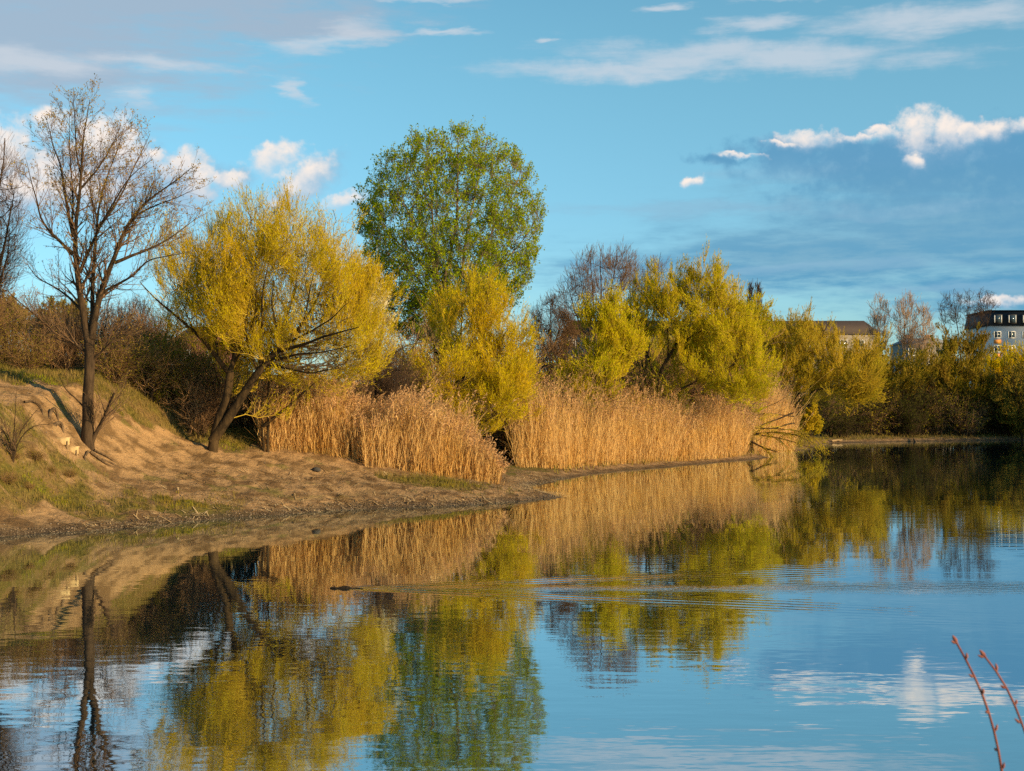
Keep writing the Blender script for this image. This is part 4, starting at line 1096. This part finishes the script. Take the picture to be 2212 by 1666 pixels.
mb = MB(); mb.tubes(s1[0] - base, s1[1], 4); mb.tubes(s2[0] - base, s2[1], 3); mb.build('branches', M['twig_willow'], root, True)
V, F = leaves(s2[0], 3, rngf, (0.1, 0.2), (0.03, 0.06)); mesh('crown', V - base, [F], M['leaf_willow_ochre'], root)

# ------------------------------------------------------------------ buildings
M['wall_white'] = plain_mat('wall_white', (0.62, 0.60, 0.58), 0.85, 0.06, 0.3)
M['wall_grey'] = plain_mat('wall_grey', (0.22, 0.19, 0.16), 0.85, 0.08, 0.3)
M['slate'] = plain_mat('slate_roof', (0.018, 0.020, 0.026), 0.7, 0.25, 0.8)
M['brown_roof'] = plain_mat('brown_roof', (0.045, 0.028, 0.020), 0.8, 0.25, 0.8)
M['grey_roof'] = plain_mat('grey_roof', (0.16, 0.17, 0.19), 0.7, 0.15, 0.8)
M['red_roof'] = plain_mat('red_tile_roof', (0.16, 0.055, 0.045), 0.8, 0.25, 3.0)
M['orange'] = plain_mat('orange_panel', (0.62, 0.24, 0.05), 0.7, 0.1, 1.0)
M['glass'] = plain_mat('window_glass', (0.03, 0.05, 0.07), 0.12, 0.2, 1.0)
M['frame'] = plain_mat('window_frame', (0.70, 0.70, 0.70), 0.5, 0.03, 1.0)
M['brick'] = plain_mat('chimney_brick', (0.34, 0.17, 0.10), 0.9, 0.2, 6.0)

def window(parent, c, w, h):
    f = MB()
    t = 0.12
    for dx in (-1, 1): f.box((c[0] + dx * (w - t) / 2, c[1] - 0.05, c[2]), (t, 0.14, h))
    for dz in (-1, 1): f.box((c[0], c[1] - 0.05, c[2] + dz * (h - t) / 2), (w - 2 * t, 0.14, t))
    f.box((c[0], c[1] - 0.05, c[2]), (0.08, 0.12, h - 2 * t))
    fo = f.build('window', M['frame'], parent)
    p = MB(); p.box((c[0], c[1] - 0.012, c[2]), (w - t, 0.06, h - t)); p.build('pane', M['glass'], fo)

# white block with slate mansard, right edge
D = 300.0
x0 = (2138 - CX) / FPX * D; zt = CAM_H + (HY - 672) / FPX * D; zw = CAM_H + (HY - 704) / FPX * D
bx = empty('apartment_building', (x0 + 24, D + 8, 0)); tag(bx, 'white apartment block with dark slate roof, dormers and orange panels at the right edge', 'building')
mb = MB(); mb.box((0, 0, zw / 2), (48, 16, zw)); mb.build('wall', M['wall_white'], bx)
h = zt - zw
mb = MB()
V = np.array([(-24.3, -8.3, zw + .01), (24.3, -8.3, zw + .01), (24.3, 8.3, zw + .01), (-24.3, 8.3, zw + .01), (-23.9, -7.2, zt), (23.9, -7.2, zt), (23.9, 7.2, zt), (-23.9, 7.2, zt)])
mb.add(V, [np.array([[0, 3, 2, 1], [4, 5, 6, 7], [0, 1, 5, 4], [1, 2, 6, 5], [2, 3, 7, 6], [3, 0, 4, 7]])])
mb.box((0, 0, zt + 0.12), (48.4, 15, 0.22)); roof = mb.build('roof', M['slate'], bx)
for k in range(14):
    xx = -22.4 + k * 3.05
    mb = MB(); mb.box((xx, -7.7, zw + 0.45 * h), (1.9, 1.5, 0.62 * h)); dm = mb.build('dormer', M['slate'], bx)
    mb = MB(); mb.box((xx, -8.47, zw + 0.45 * h), (1.3, 0.06, 0.48 * h)); mb.build('pane', M['glass'], dm)
    for sx in (-1, 1):
        mb = MB(); mb.box((xx + sx * 0.72, -8.48, zw + 0.45 * h), (0.14, 0.1, 0.5 * h)); mb.build('frame', M['frame'], dm)
for fl in range(3):
    zc = zw - 1.9 - fl * 3.0
    for k in range(14):
        xx = -22.4 + k * 3.05
        window(bx, (xx, -8.0, zc), 1.5, 1.5)
        if k % 5 == 0:
            mb = MB(); mb.box((xx, -8.05, zc - 1.45), (1.5, 0.24, 0.8)); mb.build('balcony_panel', M['orange'], bx)
for k in (-12, 4):
    mb = MB(); mb.box((k, 0.5, zt + 0.8), (1.4, 0.9, 1.4)); mb.build('chimney', M['brick'], roof)

def long_block(label, xa, xb, top, eave, d, wallm, roofm, depth=11.0, hip=2.0, wins=True):
    X0 = (xa - CX) / FPX * d; X1 = (xb - CX) / FPX * d; zt = CAM_H + (HY - top) / FPX * d; ze = CAM_H + (HY - eave) / FPX * d
    w = (X1 - X0) / 2
    b = empty('apartment_building', ((X0 + X1) / 2, d + depth / 2, 0)); tag(b, label, 'building')
    mb = MB(); mb.box((0, 0, ze / 2), (2 * w - 0.6, depth - 0.6, ze)); mb.build('wall', M[wallm], b)
    V = np.array([(-w, -depth / 2, ze + .01), (w, -depth / 2, ze + .01), (w, depth / 2, ze + .01), (-w, depth / 2, ze + .01), (-w + hip, 0, zt), (w - hip, 0, zt)])
    mb = MB(); mb.add(V, [np.array([[0, 1, 5, 4], [2, 3, 4, 5], [0, 3, 2, 1]]), np.array([[1, 2, 5], [3, 0, 4]])]); rf = mb.build('roof', M[roofm], b)
    for k in (-0.5, 0.3):
        mb = MB(); mb.box((w * k, 0.3, zt + 0.1), (1.2, 0.8, 1.3)); mb.build('chimney', M['brick'], rf)
    nwin = int(2 * w / 3.2)
    if wins:
        for fl in range(2):
            for k in range(nwin):
                window(b, (-w + 1.9 + k * 3.2, -depth / 2 + 0.3, ze - 1.8 - 3 * fl), 1.4, 1.5)
    return b
long_block('long apartment block with dark brown hipped roof showing above the willows', 1214, 1905, 689, 722, 265, 'wall_grey', 'brown_roof')
long_block('low pale block with grey roof between the bare trees on the far bank', 1950, 2062, 728, 742, 290, 'wall_grey', 'grey_roof')

# red-roofed house on the left skyline
d = 125.0
hx = (428 - CX) / FPX * d; gz = ground_z(hx, d); zr = CAM_H + (HY - 700) / FPX * d; ze = CAM_H + (HY - 738) / FPX * d
b = empty('brick_house', (hx, d + 4, gz)); tag(b, 'house with dark red tiled roof and a brick chimney behind the golden willow', 'house')
mb = MB(); mb.box((0, 0, (ze - gz) / 2 - 0.1), (4.6, 7.4, ze - gz + 0.2)); mb.build('wall', M['red_roof'], b)
V = np.array([(-2.7, -4.0, ze - gz + .01), (2.7, -4.0, ze - gz + .01), (2.7, 4.0, ze - gz + .01), (-2.7, 4.0, ze - gz + .01), (-1.6, 0, zr - gz), (1.6, 0, zr - gz)])
mb = MB(); mb.add(V, [np.array([[0, 1, 5, 4], [2, 3, 4, 5], [0, 3, 2, 1]]), np.array([[1, 2, 5], [3, 0, 4]])]); rf = mb.build('roof', M['red_roof'], b)
mb = MB(); mb.box((1.2, -0.6, zr - gz - 0.1), (0.42, 0.5, 1.5)); mb.box((1.2, -0.6, zr - gz + 0.69), (0.52, 0.6, 0.1)); mb.build('chimney', M['brick'], rf)
for sx in (-1.2, 1.2):
    window(b, (sx, -3.7, ze - gz - 1.3), 0.9, 1.2)

# ------------------------------------------------------------------ on the sand
M['plank'] = bark_mat('weathered_plank', (0.34, 0.23, 0.11), (0.58, 0.41, 0.20), 8.0, 0.004)
M['stake'] = bark_mat('stake_wood', (0.20, 0.13, 0.07), (0.35, 0.24, 0.13), 8.0, 0.004)
M['root'] = bark_mat('root_bark', (0.06, 0.038, 0.022), (0.17, 0.11, 0.06), 8.0, 0.01)
M['stone'] = plain_mat('dark_stone', (0.045, 0.04, 0.035), 0.9, 0.35, 5.0)
M['stone_white'] = plain_mat('white_stone', (0.7, 0.68, 0.62), 0.8, 0.1, 5.0)
def on_land(x, y, d):
    """where the sight line through a picture point meets the land, searching outward from d"""
    for k in range(400):
        dd = d + k * 0.05
        p = at(x, y, dd)
        if ground_z(p[0], p[1]) >= p[2]:
            return np.array((p[0], p[1], ground_z(p[0], p[1])))
    p = at(x, y, d); return np.array((p[0], d, ground_z(p[0], d)))
for (x, y), w_, lab in [((135, 953), 0.40, 'upper pale wooden step set in the sand slope left of the bare tree'), ((156, 972), 0.36, 'lower pale wooden step set in the sand slope left of the bare tree')]:
    p = on_land(x, y + 6, 40.0)
    b = empty('wooden_step', p); tag(b, lab, 'step', 'wooden steps in the sand slope')
    mb = MB(); mb.box((0, 0, 0.03), (w_, 0.05, 0.20), 0.15, 0, 0.008); mb.build('riser', M['plank'], b)
    mb = MB(); mb.box((-0.03, 0.14, 0.135), (w_ * 1.08, 0.30, 0.04), 0.15, 0, 0.008); mb.build('tread', M['plank'], b)
    for sx in (-0.4, 0.4):
        mb = MB(); mb.tubes(np.array([[(sx * w_, -0.045 + sx * 0.06, -0.3), (sx * w_, -0.045 + sx * 0.06, 0.0), (sx * w_, -0.045 + sx * 0.06, 0.05)]]), np.full((1, 3), 0.018), 7); mb.build('stake', M['stake'], b)

def root_arc(label, pts, r, d):
    P = []
    for x, y, lift in pts:
        p = on_land(x, y, d); P.append(p + (0, 0, lift))
    P = resample(P, 12)
    base = P[0].copy()
    o = MB(); o.tubes((P - base)[None], np.linspace(r, r * 0.55, 12)[None], 7)
    ob = o.build('exposed_root', M['root'], None, True); ob.location = base
    tag(ob, label, 'root', 'exposed tree roots on the sand slope')
root_arc('arched root loop, upper one on the sand slope left of the bare tree', [(106, 905, -0.05), (110, 898, 0.15), (120, 896, 0.22), (126, 904, 0.05), (124, 910, -0.1)], 0.065, 40)
root_arc('arched root loop just above the wooden steps', [(116, 918, -0.08), (124, 922, 0.12), (133, 924, 0.15), (137, 932, 0.0), (134, 938, -0.1)], 0.065, 40)
root_arc('long thin root trailing down the sand slope at the left', [(52, 873, 0.05), (75, 876, 0.12), (90, 885, 0.1), (94, 903, -0.05)], 0.035, 40)
for k, (pts, r) in enumerate([([(196, 985, 0.1), (215, 995, 0.05), (240, 1002, 0.04), (272, 1018, -0.05)], 0.05), ([(203, 988, 0.08), (225, 1004, 0.05), (252, 1013, 0.0), (258, 1017, -0.06)], 0.04), ([(190, 984, 0.1), (182, 992, 0.04), (186, 998, -0.05)], 0.045), ([(204, 980, 0.1), (232, 990, 0.05), (262, 1008, -0.04)], 0.035)]):
    root_arc(['long root creeping right from the foot of the bare tree', 'forked lower root below the foot of the bare tree', 'short root at the left foot of the bare tree', 'thin upper root creeping right from the foot of the bare tree'][k], pts, r, 40)

def stone(label, x, y, size, mat, d0, seed):
    rng = RNG(seed); p = on_land(x, y, d0)
    import bmesh
    bm = bmesh.new(); bmesh.ops.create_icosphere(bm, subdivisions=3, radius=1.0)
    for v in bm.verts:
        q = np.array(v.co); f = 1 + 0.5 * float(fbm(np.array([q[0] * 1.3 + seed]), np.array([q[1] * 1.3 + q[2]]), 3)[0])
        v.co = Vector(q * f * np.array(size))
    me = bpy.data.meshes.new('stone'); bm.to_mesh(me); bm.free(); me.materials.append(mat)
    o = bpy.data.objects.new('stone', me); COL.objects.link(o); o.location = p + (0, 0, size[2] * 0.5)
    tag(o, label, 'stone')
stone('dark stone lying on the sand at the foot of the front reeds', 683, 1018, (0.16, 0.12, 0.09), M['stone'], 44, 3)
stone('small white stone at the water by the fallen boughs', 1648, 981, (0.08, 0.07, 0.06), M['stone_white'], 90, 4)

# logs at the far waterline
for (xa, xb, y, r, lab) in [(1972, 2006, 950, 0.16, 'dark log lying at the far waterline below the olive willow'), (1795, 1822, 955, 0.12, 'short pale log lying at the far waterline right of the yellow bush')]:
    p0 = on_land(xa, y, 130); p1 = on_land(xb, y - 1, 130)
    P = np.stack([p0 + (p1 - p0) * t + (0, 0, 0.12) for t in np.linspace(0, 1, 8)]) + RNG(int(xa)).normal(0, 0.05, (8, 3)); base = P[0].copy()
    mb = MB(); mb.tubes((P - base)[None], np.r_[0.02, np.linspace(r, r * 0.7, 6), 0.02][None], 8)
    ob = mb.build('driftwood_log', M['stake'] if 'pale' in lab else M['root'], None, True); ob.location = base; tag(ob, lab, 'log')

# --- turf, dry litter and shingle (nobody could count them)
def scatter(n, rng, box, keep):
    x = rng.uniform(box[0], box[1], n); y = rng.uniform(box[2], box[3], n)
    z, s = land(x, y); k = keep(x, y, s, rng.random(n))
    return x[k], y[k], z[k], s[k]
def blades(name, x, y, z, hgt, wid, mat, rng, lean=0.5, flat=False):
    n = len(x); a = rng.uniform(0, 2 * math.pi, n); h = rng.uniform(*hgt, n)[:, None]
    o_ = np.stack([np.cos(a), np.sin(a), np.zeros(n)], 1)
    sd = np.stack([-o_[:, 1], o_[:, 0], np.zeros(n)], 1) * (rng.uniform(*wid, n)[:, None] / 2)
    p = np.stack([x, y, z - 0.01], 1)
    if flat:
        p = p + UP * rng.uniform(0.03, 0.07, (n, 1)); t = p + o_ * h + UP * rng.uniform(-0.02, 0.05, (n, 1)); tz, _ = land(t[:, 0], t[:, 1]); t[:, 2] = np.maximum(t[:, 2], tz + 0.025)
        V = np.stack([p - sd, p + sd, t + sd, t - sd], 1).reshape(-1, 3); F = [np.arange(n * 4).reshape(-1, 4)]
    else:
        q = p + UP * h * 0.6 + o_ * h * lean * 0.3; t = p + UP * h * rng.uniform(0.75, 1.0, (n, 1)) + o_ * h * lean * rng.uniform(0.4, 1.3, (n, 1))
        V = np.stack([p - sd, p + sd, q + sd * 0.8, q - sd * 0.8, t], 1).reshape(-1, 3); ix = np.arange(n * 5).reshape(n, 5); F = [ix[:, :4], ix[:, [3, 2, 4]]]
    o = mesh(name, V, F, mat)
    return o
rng = RNG(601)
kg = lambda x, y, s, r: (r < grass_cover(x, y, s) * 0.9) & (s > 0.8) & (fbm(x * 0.8 + 9, y * 0.8, 3) > 0.06 + 0.10 * sstep(y, 41.5, 40.5))
x, y, z, s = scatter(150000, rng, (-19, 1.0, 36, 54), kg)
tag(blades('grass', x, y, z, (0.04, 0.14), (0.010, 0.022), M['grass'], rng), 'short green turf on the mound and along the edge of the sand', 'grass', kind='stuff')
kd = lambda x, y, s, r: (r < grass_cover(x, y, s) * 0.8) & (s > 0.8) & (fbm(x * 0.8 + 9, y * 0.8, 3) < 0.16)
x, y, z, s = scatter(150000, rng, (-19, 1.0, 36, 58), kd)
tag(blades('dry_grass', x, y, z, (0.06, 0.26), (0.008, 0.018), M['grass_dry'], rng, 0.7), 'dry yellow-brown grass on the mound and under the shrubs', 'grass', kind='stuff')
kf = lambda x, y, s, r: (s > 0.6) & (s < 9)
x, y, z, s = scatter(60000, rng, (2, 75, 62, 170), kf)
tag(blades('bank_grass', x, y, z, (0.15, 0.5), (0.03, 0.06), M['grass_dry'], rng, 0.7), 'dull dry grass along the far waterline', 'grass', kind='stuff')
kl = lambda x, y, s, r: (s > -0.35) & (r < np.where(s < 0.15, 0.22, np.where(s < 0.9, 0.5, 0.10)) + 0.5 * (fbm(x * 1.1, y * 1.1, 3) > 0.12)) & (grass_cover(x, y, s) < 0.5) & (x > -11.5) & (s < 4.5)
x, y, z, s = scatter(45000, rng, (-15, 2.0, 34.5, 66), kl)
z = np.maximum(z, -0.02)
tag(blades('straw_litter', x, y, z, (0.08, 0.50), (0.014, 0.036), M['straw'], rng, flat=True), 'broken reed straw strewn over the beach', 'litter', kind='stuff')
kp = lambda x, y, s, r: (s > -0.12) & (r < np.exp(-((s - 0.15) / 0.28) ** 2) + 0.03)
x, y, z, s = scatter(90000, rng, (-15, 3.0, 34, 66), kp)
n_ = len(x); sz = rng.uniform(0.010, 0.034, n_)
dirs = np.array([(1, 0, 0), (-1, 0, 0), (0, 1, 0), (0, -1, 0), (0, 0, 0.7), (0, 0, -0.7)], float)
V = np.stack([x, y, np.maximum(z, -0.01) + sz * 0.25], 1)[:, None] + dirs[None] * sz[:, None, None] * rng.uniform(0.6, 1.4, (n_, 6, 1))
oc = np.array([(0, 2, 4), (2, 1, 4), (1, 3, 4), (3, 0, 4), (2, 0, 5), (1, 2, 5), (3, 1, 5), (0, 3, 5)])
F = (np.arange(n_)[:, None, None] * 6 + oc[None]).reshape(-1, 3)
tag(mesh('shingle', V, [F], M['pebble']), 'small dark shingle along the waterline of the beach', 'shingle', kind='stuff')

# small bare shrub on the mound at the left edge
rngs = RNG(611)
p = on_land(28, 1000, 36.5)
root = empty('twiggy_shrub', p); tag(root, 'thin bare twiggy shrub on the grassy mound at the left edge', 'shrub')
st = np.stack([resample(np.array([(0, 0, -0.1), (0.05 * a, 0, 0.6), (0.30 * a, b * 0.2, 1.1), (0.5 * a, b * 0.4, hh)]), 8) for a, b, hh in [(0.1, 0.3, 1.9), (-0.8, -0.5, 1.4), (1.2, 0.3, 1.4), (2.2, -0.3, 1.0), (-1.6, 0.5, 1.0)]])
Rr = np.linspace(0.022, 0.006, 8)[None].repeat(5, 0)
s1 = spawn(st, Rr, 70, rngs, (0.3, 0.8), (25, 65), 5, 0.2, 0.15, 0.004, 0.15); s2 = spawn(*s1, 220, rngs, (0.1, 0.35), (25, 65), 4, 0.2, 0.15, 0.003, 0.15)
mb = MB(); mb.tubes(st, Rr, 6); mb.build('stems', M['bark'], root, True)
mb = MB(); mb.tubes(*s1, 4); mb.tubes(*s2, 3); mb.build('branches', M['twig_brown'], root, True)

# ------------------------------------------------------------------ the swimming muskrat: low back, head and tail above the water
M['fur'] = bark_mat('wet_fur', (0.012, 0.008, 0.005), (0.03, 0.02, 0.012), 30.0, 0.004)
M['eye'] = plain_mat('eye_black', (0.005, 0.005, 0.005), 0.1, 0.0)
root = empty('muskrat', (RAT[0], RAT[1], 0.0)); tag(root, 'dark muskrat swimming left and drawing a wake across the lake', 'muskrat')
xs_ = np.array([-0.03, -0.02, 0.01, 0.045, 0.075, 0.105, 0.14, 0.19, 0.25, 0.31, 0.355, 0.38])
zs_ = np.array([0.014, 0.015, 0.022, 0.026, 0.016, 0.006, 0.004, 0.012, 0.018, 0.012, 0.0, -0.012])
rs_ = np.array([0.004, 0.016, 0.026, 0.032, 0.030, 0.034, 0.044, 0.056, 0.060, 0.050, 0.030, 0.010])
mb = MB(); mb.tubes(np.stack([xs_, 0 * xs_, zs_ * 0.8 - 0.004], 1)[None], (rs_ * 0.62)[None], 14); mb.build('body', M['fur'], root, True)
t_ = np.linspace(0, 1, 8); mb = MB(); mb.tubes(np.stack([0.36 + 0.20 * t_, 0.03 * np.sin(t_ * 5), 0.002 + 0.0 * t_], 1)[None], np.linspace(0.012, 0.004, 8)[None], 6); mb.build('tail', M['fur'], root, True)
for sy in (-1, 1):
    mb = MB(); mb.tubes(np.array([[(0.052, sy * 0.012, 0.028), (0.058, sy * 0.014, 0.036), (0.062, sy * 0.015, 0.040)]]), np.array([[0.006, 0.007, 0.002]]), 7); mb.build('ear', M['fur'], root, True)
    mb = MB(); mb.tubes(np.array([[(0.012, sy * 0.010, 0.022), (0.012, sy * 0.014, 0.023), (0.012, sy * 0.016, 0.023)]]), np.array([[0.001, 0.003, 0.001]]), 6); mb.build('eye', M['eye'], root, True)

# ------------------------------------------------------------------ the two budding stems close to the camera
M['stem_red'] = bark_mat('stem_red', (0.16, 0.045, 0.035), (0.30, 0.11, 0.075), 30.0, 0.001)
M['bud'] = bark_mat('bud_red', (0.20, 0.06, 0.05), (0.36, 0.15, 0.11), 40.0, 0)
rngt = RNG(701)
for pts, r0, lab in [([(2175, 1760), (2162, 1640), (2144, 1560), (2124, 1500), (2100, 1450), (2085, 1420), (2066, 1388)], 0.0046, 'taller thin red-brown budding stem in the lower right foreground'),
                     ([(2270, 1760), (2235, 1640), (2208, 1565), (2185, 1500), (2165, 1462), (2127, 1418)], 0.0042, 'shorter thin red-brown budding stem at the lower right picture edge')]:
    d = 3.4
    P = np.array([at(x, y, d) for x, y in pts])
    foot_ = P[0] + np.array((0.05, -0.1, 0.0)); foot_[2] = ground_z(foot_[0], foot_[1]) - 0.03
    P = resample(np.vstack([foot_, P]), 40); base = P[0].copy(); base[2] += 0.03
    root = empty('budding_stem', base); tag(root, lab, 'twig', 'budding stems in the foreground')
    mb = MB(); mb.tubes((P - base)[None], np.linspace(r0 * 1.3, r0 * 0.55, 40)[None] * (1 + 0.12 * (np.arange(40) % 4 == 0)), 8); mb.build('stem', M['stem_red'], root, True)
    buds = []
    for i in range(3, 40):
        p = P[i] - base; tg = unit(P[min(i + 1, 39)] - P[i - 1]); sd = unit(np.cross(tg, (0, 1, 0)) * (1 if i % 2 else -1) + rngt.normal(0, 0.3, 3)); a = unit(tg + sd * 0.5)
        L_ = rngt.uniform(0.008, 0.019)
        buds.append(([p + sd * 0.002, p + sd * 0.004 + a * L_ * 0.35, p + sd * 0.004 + a * L_ * 0.7, p + sd * 0.004 + a * L_], (0.0018, 0.0036, 0.0026, 0.0005)))
    p = P[-1] - base; tg = unit(P[-1] - P[-2]); buds.append(([p - tg * 0.004, p + tg * 0.006, p + tg * 0.014, p + tg * 0.02], (0.002, 0.0055, 0.004, 0.0006)))
    for pts_, rad_ in buds:
        mb = MB(); mb.tubes(np.array([pts_]), np.array([rad_]), 7); mb.build('bud', M['bud'], root, True)

# small dark bird in the wide bare tree
p = at(2055, 665, 190.0)
root = empty('crow', p); tag(root, 'small black bird perched in the wide bare dark tree', 'bird')
t_ = np.array([-0.32, -0.2, -0.08, 0.06, 0.16, 0.22, 0.28, 0.33])
mb = MB(); mb.tubes(np.stack([t_ * 0.5, 0 * t_, t_ * 0.9 + 0.3], 1)[None], np.array([[0.01, 0.05, 0.10, 0.13, 0.10, 0.07, 0.065, 0.02]]), 10); mb.build('body', M['slate'], root, True)
mb = MB(); mb.tubes(np.array([[(0.15, 0, 0.58), (0.20, 0, 0.58), (0.25, 0, 0.57)]]), np.array([[0.03, 0.018, 0.002]]), 6); mb.build('beak', M['slate'], root, True)
for sy in (-1, 1):
    mb = MB(); mb.tubes(np.array([[(0.0, sy * 0.04, 0.2), (0.01, sy * 0.04, 0.1), (0.01, sy * 0.04, 0.0)]]), np.full((1, 3), 0.012), 5); mb.build('leg', M['slate'], root, True)
